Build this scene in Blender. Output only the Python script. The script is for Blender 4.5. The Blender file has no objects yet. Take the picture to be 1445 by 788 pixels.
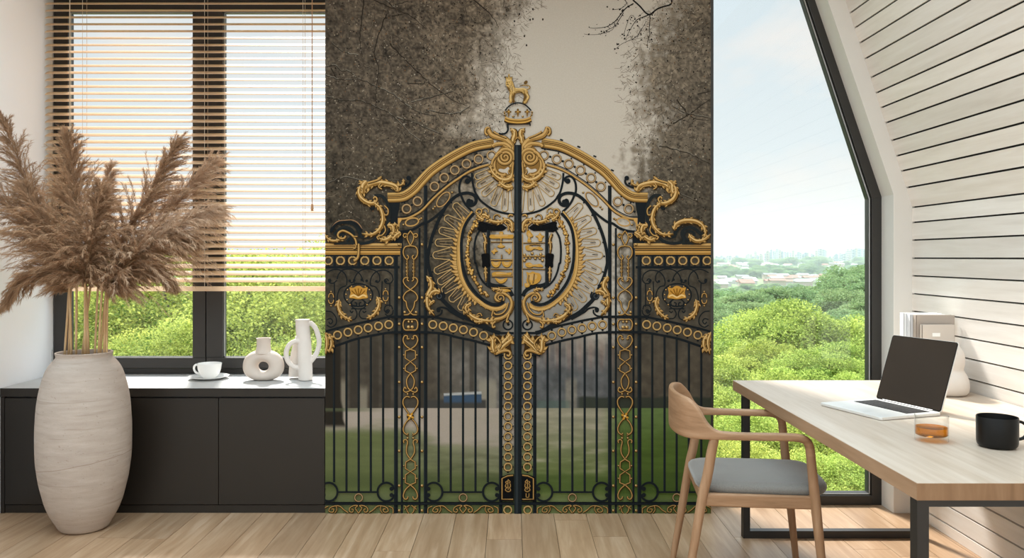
import bpy, math, random
from math import sin, cos, pi, radians, sqrt, atan2
from mathutils import Vector, noise
random.seed(7)
SC = bpy.context.scene
COL = SC.collection
F, CX, HY, CAMZ = 1150.0, 722.5, 363.0, 1.35      # focal length in pixels, principal column, horizon row, eye height
YW = 4.29                                          # mural wall / cabinet fronts
YG = 4.78                                          # frames of the window over the cabinets
YR = 4.43                                          # frame of the tall window

def at(px, py, Y):
    return Vector(((px - CX) * Y / F, Y, CAMZ - (py - HY) * Y / F))

def s2l(c):
    return tuple((v / 255 / 12.92) if v <= 10 else (((v / 255) + .055) / 1.055) ** 2.4 for v in c)

# ------------------------------------------------------------------ mesh collector
class MB:
    def __init__(s):
        s.v, s.f, s.c, s.mi = [], [], [], []
        s.cur = (1, 1, 1)
    def add(s, vs, fs, col=None):
        o = len(s.v)
        s.v += [tuple(p) for p in vs]
        s.f += [tuple(i + o for i in f) for f in fs]
        s.c += [col or s.cur] * len(vs)
        return s
    def box(s, a, b, col=None):
        (x0, y0, z0), (x1, y1, z1) = a, b
        vs = [(x0,y0,z0),(x1,y0,z0),(x1,y1,z0),(x0,y1,z0),(x0,y0,z1),(x1,y0,z1),(x1,y1,z1),(x0,y1,z1)]
        return s.add(vs, [(0,3,2,1),(4,5,6,7),(0,1,5,4),(1,2,6,5),(2,3,7,6),(3,0,4,7)], col)
    def prism(s, pts, d, col=None):
        """closed polygon of 3-D points pushed along d"""
        n = len(pts); d = Vector(d)
        vs = [Vector(p) for p in pts] + [Vector(p) + d for p in pts]
        fs = [tuple(range(n)), tuple(range(2*n-1, n-1, -1))]
        fs += [(i, i+n, (i+1) % n + n, (i+1) % n) for i in range(n)]
        return s.add(vs, fs, col)
    def tube(s, path, r, n=12, caps=True, flat=None, col=None, closed=False, up=(0, 0, 1)):
        """round tube; r scalar or list; flat = (a,b) section half sizes instead of r (b along up)"""
        P = [Vector(p) for p in path]; m = len(P)
        vs, fs = [], []
        ref = Vector(up); prev = None
        for i, p in enumerate(P):
            if closed: t = P[(i+1) % m] - P[i-1]
            else: t = P[min(i+1, m-1)] - P[max(i-1, 0)]
            t.normalize()
            if prev is None:
                a = t.cross(ref)
                if a.length < 1e-4: a = t.cross(Vector((1, 0, 0)))
            else:
                a = prev - t * prev.dot(t)
                if a.length < 1e-5: a = t.cross(ref)
            a.normalize(); b = a.cross(t); b.normalize(); prev = a
            if flat: ra, rb = flat[i] if isinstance(flat[0], (tuple, list)) else flat
            else:
                ra = rb = r[i] if isinstance(r, (list, tuple)) else r
            for k in range(n):
                w = 2*pi*k/n
                vs.append(p + a*(cos(w)*ra) + b*(sin(w)*rb))
        for i in range(m if closed else m-1):
            j = (i+1) % m
            for k in range(n):
                l = (k+1) % n
                fs.append((i*n+k, i*n+l, j*n+l, j*n+k))
        if caps and not closed:
            fs.append(tuple(range(n-1, -1, -1)))
            fs.append(tuple((m-1)*n + k for k in range(n)))
        return s.add(vs, fs, col)
    def lathe(s, prof, n=48, c=(0, 0, 0), col=None, close=True):
        vs, fs = [], []
        m = len(prof)
        for (r, z) in prof:
            for k in range(n):
                w = 2*pi*k/n
                vs.append((c[0]+r*cos(w), c[1]+r*sin(w), c[2]+z))
        for i in range(m-1):
            for k in range(n):
                l = (k+1) % n
                fs.append((i*n+k, i*n+l, (i+1)*n+l, (i+1)*n+k))
        if close:
            fs.append(tuple(range(n-1, -1, -1)))
            fs.append(tuple((m-1)*n+k for k in range(n)))
        return s.add(vs, fs, col)
    def build(s, name, mat, parent=None, smooth=False, colors=False, loc=None, rot=None, bevel=0, sub=0, remesh=0):
        me = bpy.data.meshes.new(name)
        me.from_pydata(s.v, [], s.f)
        if colors:
            ca = me.color_attributes.new('tint', 'FLOAT_COLOR', 'POINT')
            flat = []
            for c in s.c: flat += [c[0], c[1], c[2], 1.0]
            ca.data.foreach_set('color', flat)
        me.update()
        if smooth:
            me.shade_smooth()
            if smooth is not True: me.set_sharp_from_angle(angle=smooth)
        o = bpy.data.objects.new(name, me)
        COL.objects.link(o)
        me.materials.append(mat)
        if parent is not None: o.parent = parent
        if loc is not None: o.location = loc
        if rot is not None: o.rotation_euler = rot
        if remesh:
            md = o.modifiers.new('weld', 'REMESH'); md.mode = 'VOXEL'; md.voxel_size = remesh; md.use_smooth_shade = True
            sm = o.modifiers.new('soft', 'SMOOTH'); sm.iterations = 6; sm.factor = .5
        if bevel:
            bv = o.modifiers.new('edge', 'BEVEL'); bv.width = bevel; bv.segments = 3; bv.limit_method = 'ANGLE'
            bv.harden_normals = False
        if sub:
            sb = o.modifiers.new('sub', 'SUBSURF'); sb.levels = sub; sb.render_levels = sub
        return o

def tag(o, label=None, cat=None, group=None, kind=None):
    if label: o['label'] = label
    if cat: o['category'] = cat
    if group: o['group'] = group
    if kind: o['kind'] = kind
    return o
def empty(name, loc, rz=0.0):
    o = bpy.data.objects.new(name, None); COL.objects.link(o)
    o.empty_display_size = .05
    o.location = loc; o.rotation_euler = (0, 0, rz)
    return o
def copy_tree(o, parent=None):
    c = o.copy(); COL.objects.link(c)
    if parent is not None: c.parent = parent
    for ch in list(o.children): copy_tree(ch, c)
    return c

def crom(pts, n=8, closed=False):
    """Catmull-Rom through points of any dimension"""
    P = [tuple(map(float, p)) for p in pts]
    if len(P) < 3 and not closed: return P
    m = len(P); out = []
    rng = range(m) if closed else range(m-1)
    for i in rng:
        p1, p2 = P[i], P[(i+1) % m]
        p0 = P[i-1] if (closed or i > 0) else tuple(2*a-b for a, b in zip(p1, p2))
        p3 = P[(i+2) % m] if (closed or i < m-2) else tuple(2*b-a for a, b in zip(p1, p2))
        for k in range(n):
            t = k/n
            out.append(tuple(.5*((2*b)+(-a+c)*t+(2*a-5*b+4*c-d)*t*t+(-a+3*b-3*c+d)*t**3) for a, b, c, d in zip(p0, p1, p2, p3)))
    if not closed: out.append(P[-1])
    return out

# ------------------------------------------------------------------ materials
def new_mat(name):
    m = bpy.data.materials.new(name); m.use_nodes = True
    nt = m.node_tree; b = nt.nodes['Principled BSDF']
    return m, nt, b
def N(nt, t, **kw):
    n = nt.nodes.new(t)
    for k, v in kw.items():
        if k.startswith('_'): setattr(n, k[1:], v)
        else: n.inputs[k.replace('__', ' ')].default_value = v
    return n
def ramp(nt, stops):
    r = nt.nodes.new('ShaderNodeValToRGB'); e = r.color_ramp.elements
    while len(e) < len(stops): e.new(.5)
    for el, (p, c) in zip(e, stops): el.position = p; el.color = (*c, 1)
    return r
def plain(name, rgb, rough=.5, var=.06, scale=8, bump=0, bscale=200, metal=0, spec=.5, coat=0):
    """a plain colour with a faint mottling and an optional fine bump"""
    m, nt, b = new_mat(name); L = nt.links
    c = s2l(rgb)
    tc = N(nt, 'ShaderNodeTexCoord'); nz = N(nt, 'ShaderNodeTexNoise', Scale=scale, Detail=5.0)
    L.new(tc.outputs['Object'], nz.inputs['Vector'])
    r = ramp(nt, [(.3, tuple(v*(1-var) for v in c)), (.7, tuple(min(1, v*(1+var)) for v in c))])
    L.new(nz.outputs['Fac'], r.inputs['Fac']); L.new(r.outputs['Color'], b.inputs['Base Color'])
    b.inputs['Roughness'].default_value = rough; b.inputs['Metallic'].default_value = metal
    b.inputs['Specular IOR Level'].default_value = spec; b.inputs['Coat Weight'].default_value = coat
    if bump:
        n2 = N(nt, 'ShaderNodeTexNoise', Scale=bscale, Detail=3.0); bp = N(nt, 'ShaderNodeBump', Strength=bump, Distance=.002)
        L.new(tc.outputs['Object'], n2.inputs['Vector']); L.new(n2.outputs['Fac'], bp.inputs['Height']); L.new(bp.outputs['Normal'], b.inputs['Normal'])
    return m
def wood(name, dark, mid, light, grain=(1, 14, 14), rough=.5, scale=3.0, tint=False, bump=.15, spec=.35):
    """straight grained wood; grain gives the stretch per object axis (small = along the fibre)"""
    m, nt, b = new_mat(name); L = nt.links
    tc = N(nt, 'ShaderNodeTexCoord'); mp = N(nt, 'ShaderNodeMapping'); mp.inputs['Scale'].default_value = grain
    L.new(tc.outputs['Object'], mp.inputs['Vector'])
    vec = mp.outputs['Vector']
    if tint:
        at_ = N(nt, 'ShaderNodeAttribute'); at_.attribute_name = 'tint'
        ad = N(nt, 'ShaderNodeVectorMath', _operation='MULTIPLY_ADD')
        ad.inputs[1].default_value = (37, 53, 71)
        L.new(at_.outputs['Color'], ad.inputs[0]); L.new(vec, ad.inputs[2]); vec = ad.outputs[0]
    n1 = N(nt, 'ShaderNodeTexNoise', Scale=scale, Detail=8.0, Roughness=.62, Distortion=.6)
    n2 = N(nt, 'ShaderNodeTexNoise', Scale=scale*.35, Detail=3.0, Distortion=1.4)
    L.new(vec, n1.inputs['Vector']); L.new(vec, n2.inputs['Vector'])
    mx = N(nt, 'ShaderNodeMath', _operation='MULTIPLY_ADD'); mx.inputs[1].default_value = .55
    mu = N(nt, 'ShaderNodeMath', _operation='MULTIPLY'); mu.inputs[1].default_value = .45
    L.new(n2.outputs['Fac'], mu.inputs[0]); L.new(n1.outputs['Fac'], mx.inputs[0]); L.new(mu.outputs[0], mx.inputs[2])
    r = ramp(nt, [(.3, s2l(dark)), (.5, s2l(mid)), (.68, s2l(light))])
    L.new(mx.outputs[0], r.inputs['Fac'])
    out = r.outputs['Color']
    if tint:
        sp = N(nt, 'ShaderNodeSeparateColor'); L.new(at_.outputs['Color'], sp.inputs[0])
        mr = N(nt, 'ShaderNodeMapRange'); mr.inputs['To Min'].default_value = .86; mr.inputs['To Max'].default_value = 1.08
        L.new(sp.outputs[0], mr.inputs['Value'])
        vm = N(nt, 'ShaderNodeVectorMath', _operation='SCALE'); L.new(out, vm.inputs[0]); L.new(mr.outputs[0], vm.inputs['Scale'])
        out = vm.outputs[0]
    L.new(out, b.inputs['Base Color'])
    b.inputs['Roughness'].default_value = rough; b.inputs['Specular IOR Level'].default_value = spec
    if bump:
        bp = N(nt, 'ShaderNodeBump', Strength=bump, Distance=.001); L.new(mx.outputs[0], bp.inputs['Height']); L.new(bp.outputs['Normal'], b.inputs['Normal'])
    return m
def glass(name, tintc=(1, 1, 1), ior=1.45, boost=1.0):
    m = bpy.data.materials.new(name); m.use_nodes = True; nt = m.node_tree; nt.nodes.clear(); L = nt.links
    o = N(nt, 'ShaderNodeOutputMaterial'); tr = N(nt, 'ShaderNodeBsdfTransparent'); gl = N(nt, 'ShaderNodeBsdfGlossy', Roughness=.0)
    tr.inputs['Color'].default_value = (*tintc, 1)
    ge = N(nt, 'ShaderNodeNewGeometry'); dt = N(nt, 'ShaderNodeVectorMath', _operation='DOT_PRODUCT'); L.new(ge.outputs['Incoming'], dt.inputs[0]); L.new(ge.outputs['Normal'], dt.inputs[1])
    ab = N(nt, 'ShaderNodeMath', _operation='ABSOLUTE'); L.new(dt.outputs['Value'], ab.inputs[0])
    om = N(nt, 'ShaderNodeMath', _operation='SUBTRACT'); om.inputs[0].default_value = 1; L.new(ab.outputs[0], om.inputs[1])
    pw_ = N(nt, 'ShaderNodeMath', _operation='POWER'); pw_.inputs[1].default_value = 5; L.new(om.outputs[0], pw_.inputs[0])
    f0 = ((ior-1)/(ior+1))**2
    fr = N(nt, 'ShaderNodeMath', _operation='MULTIPLY_ADD'); fr.inputs[1].default_value = 1-f0; fr.inputs[2].default_value = f0; L.new(pw_.outputs[0], fr.inputs[0])
    mu = N(nt, 'ShaderNodeMath', _operation='MULTIPLY'); mu.inputs[1].default_value = boost
    mx = N(nt, 'ShaderNodeMixShader')
    L.new(fr.outputs[0], mu.inputs[0]); L.new(mu.outputs[0], mx.inputs[0]); L.new(tr.outputs[0], mx.inputs[1]); L.new(gl.outputs[0], mx.inputs[2]); L.new(mx.outputs[0], o.inputs['Surface'])
    return m
def leafy(name, dark, light, trans=.35, tint=True, rough=.6):
    m = bpy.data.materials.new(name); m.use_nodes = True; nt = m.node_tree; nt.nodes.clear(); L = nt.links
    o = N(nt, 'ShaderNodeOutputMaterial'); d = N(nt, 'ShaderNodeBsdfDiffuse'); t = N(nt, 'ShaderNodeBsdfTranslucent'); mx = N(nt, 'ShaderNodeMixShader'); mx.inputs[0].default_value = trans
    a = N(nt, 'ShaderNodeAttribute'); a.attribute_name = 'tint'
    r = ramp(nt, [(0, s2l(dark)), (1, s2l(light))])
    oi = N(nt, 'ShaderNodeObjectInfo')
    sp = N(nt, 'ShaderNodeSeparateColor'); L.new(a.outputs['Color'], sp.inputs[0]); L.new(sp.outputs[0], r.inputs['Fac'])
    hs = N(nt, 'ShaderNodeHueSaturation'); mr = N(nt, 'ShaderNodeMapRange'); mr.inputs['To Min'].default_value = .485; mr.inputs['To Max'].default_value = .515
    L.new(oi.outputs['Random'], mr.inputs['Value']); L.new(mr.outputs[0], hs.inputs['Hue']); L.new(r.outputs['Color'], hs.inputs['Color'])
    L.new(hs.outputs[0], d.inputs['Color']); L.new(hs.outputs[0], t.inputs['Color'])
    L.new(d.outputs[0], mx.inputs[1]); L.new(t.outputs[0], mx.inputs[2]); L.new(mx.outputs[0], o.inputs['Surface'])
    return m
def printed(name):
    """matt wallpaper ink: the colour printed at each point of the sheet, with a faint woven grain"""
    m, nt, b = new_mat(name); L = nt.links
    a = N(nt, 'ShaderNodeAttribute'); a.attribute_name = 'tint'
    tc = N(nt, 'ShaderNodeTexCoord'); nz = N(nt, 'ShaderNodeTexNoise', Scale=140.0, Detail=4.0)
    L.new(tc.outputs['Object'], nz.inputs['Vector'])
    mr = N(nt, 'ShaderNodeMapRange'); mr.inputs['To Min'].default_value = .9; mr.inputs['To Max'].default_value = 1.1
    vm = N(nt, 'ShaderNodeVectorMath', _operation='SCALE')
    L.new(nz.outputs['Fac'], mr.inputs['Value']); L.new(a.outputs['Color'], vm.inputs[0]); L.new(mr.outputs[0], vm.inputs['Scale']); L.new(vm.outputs[0], b.inputs['Base Color'])
    b.inputs['Roughness'].default_value = .9; b.inputs['Specular IOR Level'].default_value = .1
    return m
SKY_FRONT, SKY_TOP, SKY_BACK = .95, 4.7, .4
SUN_E, SUN_D = 9.0, (-.20, .66, .72)
EXPO = 0.0
# =================================================================== materials of the room
M_plaster = plain('white_plaster', (248, 250, 253), .85, .012, 3, .08, 90)
M_floor = wood('oak_boards', (144, 112, 82), (168, 137, 107), (190, 162, 134), (16, 1.1, 16), .36, 2.2, tint=True, bump=.05, spec=.6)
M_panel = wood('whitewashed_boards', (217, 208, 198), (229, 221, 212), (237, 231, 224), (14, 1.0, 14), .55, 2.4, tint=True, bump=.05)
M_gap = plain('black_joint', (14, 13, 12), .9)
M_frame = plain('anthracite_frame', (46, 43, 40), .42, .05, 5)
M_bead = plain('grey_glazing_gasket', (176, 176, 174), .4, .03)
M_black = plain('black_gasket', (22, 21, 20), .5)
M_glass = glass('window_glass', (1, 1, 1), 1.45, .8)
M_cab = plain('charcoal_lacquer', (36, 31, 26), .38, .05, 2.5, .05, 400, spec=.42)
M_lit_top = plain('lit_worktop', (186, 186, 185), .45, .05, 3, .02, 300, spec=.4)  # pale colour stands in for window light on the top
M_slat = wood('oak_slat', (206, 172, 138), (218, 186, 153), (230, 202, 171), (1.0, 20, 20), .45, 2.0, bump=.0)
def thin(m, f, rgb):      # translucency added so the slats carry the window's bloom
    nt = m.node_tree; L = nt.links; o = nt.nodes['Material Output']; b = nt.nodes['Principled BSDF']
    t = N(nt, 'ShaderNodeBsdfTranslucent'); t.inputs['Color'].default_value = (*s2l(rgb), 1); x = N(nt, 'ShaderNodeMixShader'); x.inputs[0].default_value = f
    L.new(b.outputs[0], x.inputs[1]); L.new(t.outputs[0], x.inputs[2]); L.new(x.outputs[0], o.inputs['Surface'])
thin(M_slat, .58, (252, 240, 224))
M_cord = plain('beige_cord', (212, 196, 174), .8)
M_wand = plain('brown_wood_wand', (170, 128, 90), .5)
M_trim = plain('white_jamb', (216, 211, 204), .7, .01)

# =================================================================== floor: boards that run towards the mural
fb = MB()
rr = random.Random(3)
x = .218 - .17*18
while x < 2.15:
    y = -1.6 + rr.random()*-.8
    while y < 4.5:
        ln = rr.uniform(1.3, 2.4); y1 = min(y+ln, 4.5)
        t = (rr.random(), rr.random(), rr.random())
        xa, xb, ya, yb = max(x, -2.72)+.0011, min(x+.17, 2.13)-.0011, max(y, -1.6)+.0011, y1-.0011
        if xb > xa and yb > ya:
            fb.box((xa, ya, -.012), (xb, yb, 0), t)
        y = y1
    x += .17
floor = fb.build('floor', M_floor, colors=True); tag(floor, 'pale oak plank floor of the room', 'floor', kind='structure')
MB().box((-2.8, -1.62, -.2), (2.25, 4.6, -.0125)).build('subfloor', M_gap, floor)

# =================================================================== walls and ceiling
wl = MB().box((-2.85, -1.6, 0), (-2.695, 5.0, 3.1)).build('wall_left', M_plaster); tag(wl, 'plain white side wall beside the blind', 'wall', kind='structure')
wf = MB()
wf.box((-.983, YW+.002, 0), (1.0, 5.0, 3.1)); wf.box((1.0, YW+.002, 0), (1.039, YR-.002, 3.1))
wf.box((-2.695, 4.79, 2.965), (-.983, 5.0, 3.1)); wf.box((-2.695, 4.86, 0), (-.983, 5.0, .655))
wf = wf.build('wall_front', M_plaster); tag(wf, 'white end wall that carries the gate mural', 'wall', kind='structure')
jx = [(2.009, 0), (2.009, 1.678), (1.528, 3.1), (2.5, 3.1), (2.5, 0)]
tj = MB().prism([(a, YW, b) for a, b in jx], (0, .28, 0)).build('trim_1', M_trim, bevel=.002); tag(tj, 'white kinked jamb around the tall window', 'window trim', kind='structure')
ce = MB().box((-2.85, 3.85, 3.1), (2.6, 5.0, 3.2)).build('ceiling', M_plaster); tag(ce, 'white ceiling above the windows', 'ceiling', kind='structure')  # stops short; the open roof behind it is added to let fill light in

def wx(z): return 2.106 if z < 1.622 else 2.106 - .3244*(z-1.622)
rows = [-120, -97, -73, -49.5, -26.3, -4, 18.8, 39.6, 61, 83.3, 109.7, 131.5, 152.4, 173.7, 198.6, 220.4, 241.7, 265.1, 293, 314.4, 339.3, 364.7, 389.5, 414.8, 439.4, 464, 489, 514, 539, 564, 588.5, 613, 637.5, 662, 686, 710, 726]
zs = [max(.0005, CAMZ - (r - HY)*YW/F) for r in rows]
pw = MB(); g = .0042
for a, b in zip(zs[:-1], zs[1:]):
    zt, zb = a-g, max(b+g, .001)
    if b < .01: zb = .001
    t = (rr.random(), rr.random(), rr.random())
    pts = [(wx(zb), -1.6, zb), (wx(zt), -1.6, zt), (wx(zt)+.016, -1.6, zt+.003), (wx(zb)+.016, -1.6, zb+.003)]
    pw.prism(pts, (0, YW+1.6-.0005, 0), t)
wr = pw.build('wall_right', M_panel, colors=True); tag(wr, 'pale wood boarded wall that leans inward above', 'wall', kind='structure')
bk = [(2.118, -.0), (2.118, 1.622), (1.635, 3.11), (1.95, 3.11), (2.35, 1.622), (2.35, 0)]
MB().prism([(a, -1.6, b) for a, b in bk], (0, YW+1.6-.001, 0)).build('board_backing', M_gap, wr)

# =================================================================== window_1: two sashes behind the blind
def gx(px, Y=YG): return (px-CX)*Y/F
def gz(py, Y=YG): return CAMZ-(py-HY)*Y/F
w1 = empty('window_1', (0, 0, 0)); tag(w1, 'dark framed double window behind the wooden blind', 'window', kind='structure')
m = MB()
xl, xr, zb, zt = -2.694, -.984, .662, 2.963
m.box((xl, 4.80, zb), (xr, 4.86, gz(521))); m.box((xl, 4.80, 2.87), (xr, 4.86, zt)); m.box((xl, 4.80, gz(521)), (gx(74.5), 4.86, 2.87)); m.box((-1.03, 4.80, gz(521)), (xr, 4.86, 2.87))
m.box((gx(283), 4.80, gz(521)), (gx(299), 4.86, 2.87))
m.build('window_frame', M_frame, w1, bevel=.003)
for (a, b, ga, gb) in ((75.6, 289.6, 96, 271.6), (291, 483, 314.4, 462)):
    s = MB(); X0, X1, G0, G1 = gx(a), gx(b), gx(ga), gx(gb); Z0, Z1, H0, H1 = gz(520), 2.872, gz(505), gz(16)
    s.box((X0, YG, Z0), (X1, 4.845, H0)); s.box((X0, YG, H1), (X1, 4.845, Z1)); s.box((X0, YG, H0), (G0, 4.845, H1)); s.box((G1, YG, H0), (X1, 4.845, H1))
    sash = s.build('sash', M_frame, w1, bevel=.003)
    e = MB(); w = .0055
    e.box((G0, 4.80, H0), (G1, 4.806, H0+w)); e.box((G0, 4.80, H1-w), (G1, 4.806, H1)); e.box((G0, 4.80, H0), (G0+w, 4.806, H1)); e.box((G1-w, 4.80, H0), (G1, 4.806, H1))
    e.build('glazing_bead', M_bead, sash)
    MB().box((G0-.01, 4.812, H0-.01), (G1+.01, 4.818, H1+.01)).build('window_pane', M_glass, sash)
    if a < 100:
        MB().tube([(X0-.002, YG-.008, gz(513)), (X0-.002, YG-.008, gz(494))], .005).build('hinge', M_bead, sash, smooth=.6)

# =================================================================== window_2: tall window with a leaning side
w2 = empty('window_2', (0, 0, 0)); tag(w2, 'tall dark framed window with a slanted upper edge', 'window', kind='structure')
def side(off):      # the kinked line of the frame, moved towards the glass by off (m)
    nx, nz_ = .951, .309
    k = .309/.951
    xk = 2.009-off; zk = 1.677 - off*math.tan(radians(9.0))
    return [(xk, .0), (xk, zk), (xk - .3272*(3.09-zk), 3.09)]
def frame_band(o0, o1, z0, y0, y1):
    A, B = side(o0), side(o1); m = MB()
    for i in range(2):
        q = [A[i], A[i+1], B[i+1], B[i]]
        if i == 0: q = [(A[0][0], z0), A[1], B[1], (B[0][0], z0)]
        m.prism([(a, y0, b) for a, b in q], (0, y1-y0, 0))
    return m
fo = frame_band(-.001, .052, .001, YR, YR+.075)
fo.box((1.002, YR, .001), (1.957, YR+.075, .052)); fo.box((1.002, YR, .052), (1.094, YR+.075, 3.09))
fo.build('window_frame', M_frame, w2, bevel=.002)
fi = frame_band(.052, .066, .052, YR+.018, YR+.06)
fi.box((1.094, YR+.018, .052), (1.943, YR+.06, .062)); fi.box((1.094, YR+.018, .062), (1.1, YR+.06, 3.09))
sa = fi.build('sash', M_black, w2)
be = frame_band(.058, .0625, .056, YR+.012, YR+.0185); be.box((1.097, YR+.012, .0555), (1.95, YR+.0185, .0600))
be.build('glazing_bead', M_bead, sa)
P = side(.06)
MB().prism([(1.096, YR+.035, .056), (P[0][0], YR+.035, .056), (P[1][0], YR+.035, P[1][1]), (P[2][0], YR+.035, 3.08), (1.096, YR+.035, 3.08)], (0, .006, 0)).build('window_pane', M_glass, w2)

# =================================================================== venetian blind
bl = empty('venetian_blind', (-1.835, 4.705, 2.9)); tag(bl, 'half lowered wooden venetian blind in front of the double window', 'blind')
def rel(o, X, Y, Z): return (X-o.location.x, Y-o.location.y, Z-o.location.z)
YB = 4.705; SB = F/YB
mb = MB(); BX0, BX1 = -2.684, -.99
ntop = 5.0; pitch = 9.76
i = -4; tl = radians(27)
while True:
    py = ntop + pitch*i
    if py > 401: break
    z = CAMZ-(py-HY)/SB
    prof = []
    for k in range(6):
        u = (k/5-.5)*.05
        prof.append((u, .0026*(1-(2*u/.05)**2)))
    sec = [(u, h+.0014) for u, h in prof] + [(u, h-.0014) for u, h in reversed(prof)]
    pts = []
    for u, h in sec:      # room edge (-u) hangs lower
        pts.append(rel(bl, BX0, YB + u*cos(tl) - h*sin(tl), z + u*sin(tl) + h*cos(tl)))
    mb.prism(pts, (BX1-BX0, 0, 0)); i += 1
mb.build('slats', M_slat, bl)
z0, z1 = CAMZ-(411-HY)/SB, CAMZ-(404.5-HY)/SB
MB().box(rel(bl, BX0, YB-.025, z0), rel(bl, BX1, YB+.025, z1)).build('bottom_rail', M_slat, bl, bevel=.004)
MB().box(rel(bl, BX0, YB-.03, 2.9), rel(bl, BX1, YB+.03, 2.955)).build('head_rail', M_slat, bl, bevel=.003)
for px in (119.5, 291, 429):
    c = MB(); X = (px-CX)*YB/F
    for dy in (-.024, .024):
        c.tube([rel(bl, X, YB+dy, 2.9), rel(bl, X, YB+dy, z1)], .0011, 6)
    c.build('ladder_cord', M_cord, bl)
X = (98.5-CX)*4.67/F
MB().tube([rel(bl, X, 4.67, 2.9), rel(bl, X, 4.67, 1.93)], .0022, 8).build('pull_cord', M_cord, bl)
X = (440.5-CX)*4.665/F
wd = MB().tube([rel(bl, X, 4.665, 2.9), rel(bl, X, 4.665, CAMZ-(289-HY)*4.665/F)], .0026, 8).build('tilt_cord', M_wand, bl)
zt_ = CAMZ-(298-HY)*4.665/F
MB().lathe([(.002, .044), (.0055, .038), (.0085, .01), (.0095, .003), (.006, 0)], 16, rel(bl, X, 4.665, zt_)).build('tassel', M_wand, wd, smooth=.7)

# =================================================================== base cabinets and worktop
edges = [-.986, -1.546, -2.109, -2.672]
names = ['charcoal cabinet next to the gate mural', 'charcoal cabinet under the coffee cup, beside the floor vase', 'charcoal cabinet behind the floor vase, against the white wall']
for k in range(3):
    b_, a_ = edges[k], edges[k+1]
    r = empty('base_cabinet', ((a_+b_)/2, 4.5, 0)); tag(r, names[k], 'cabinet', 'base cabinets under the window')
    def bx(p, q): return (rel(r, *p), rel(r, *q))
    MB().box(*bx((a_+.0005, 4.313, .043), (b_-.0005, 4.75, .612))).build('body', M_black, r)
    MB().box(*bx((a_+.0016, YW+.001, .0455), (b_-.0016, 4.312, .606))).build('door', M_cab, r, bevel=.0015)
    MB().box(*bx((a_+.0002, YW+.007, .0005), (b_-.0002, 4.31, .041))).build('plinth', M_cab, r)
wt = MB().box((-2.692, YW-.004, .6155), (-.985, 4.798, .66)).build('worktop', M_lit_top, bevel=.002)
MB().box((-2.692, YW-.0052, .6158), (-.985, YW-.0038, .6592)).build('front_edge', M_cab, wt)  # dark strip keeps the lit colour of the top off the front
tag(wt, 'long smooth grey worktop with window light coloured into its pale top and a dark front edge along the window sill', 'worktop')
MB().box((-2.693, YW+.001, .0005), (-2.673, 4.31, .612)).build('trim_2', M_cab); tag(bpy.data.objects['trim_2'], 'narrow charcoal filler strip beside the cabinets', 'trim', kind='structure')
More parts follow.
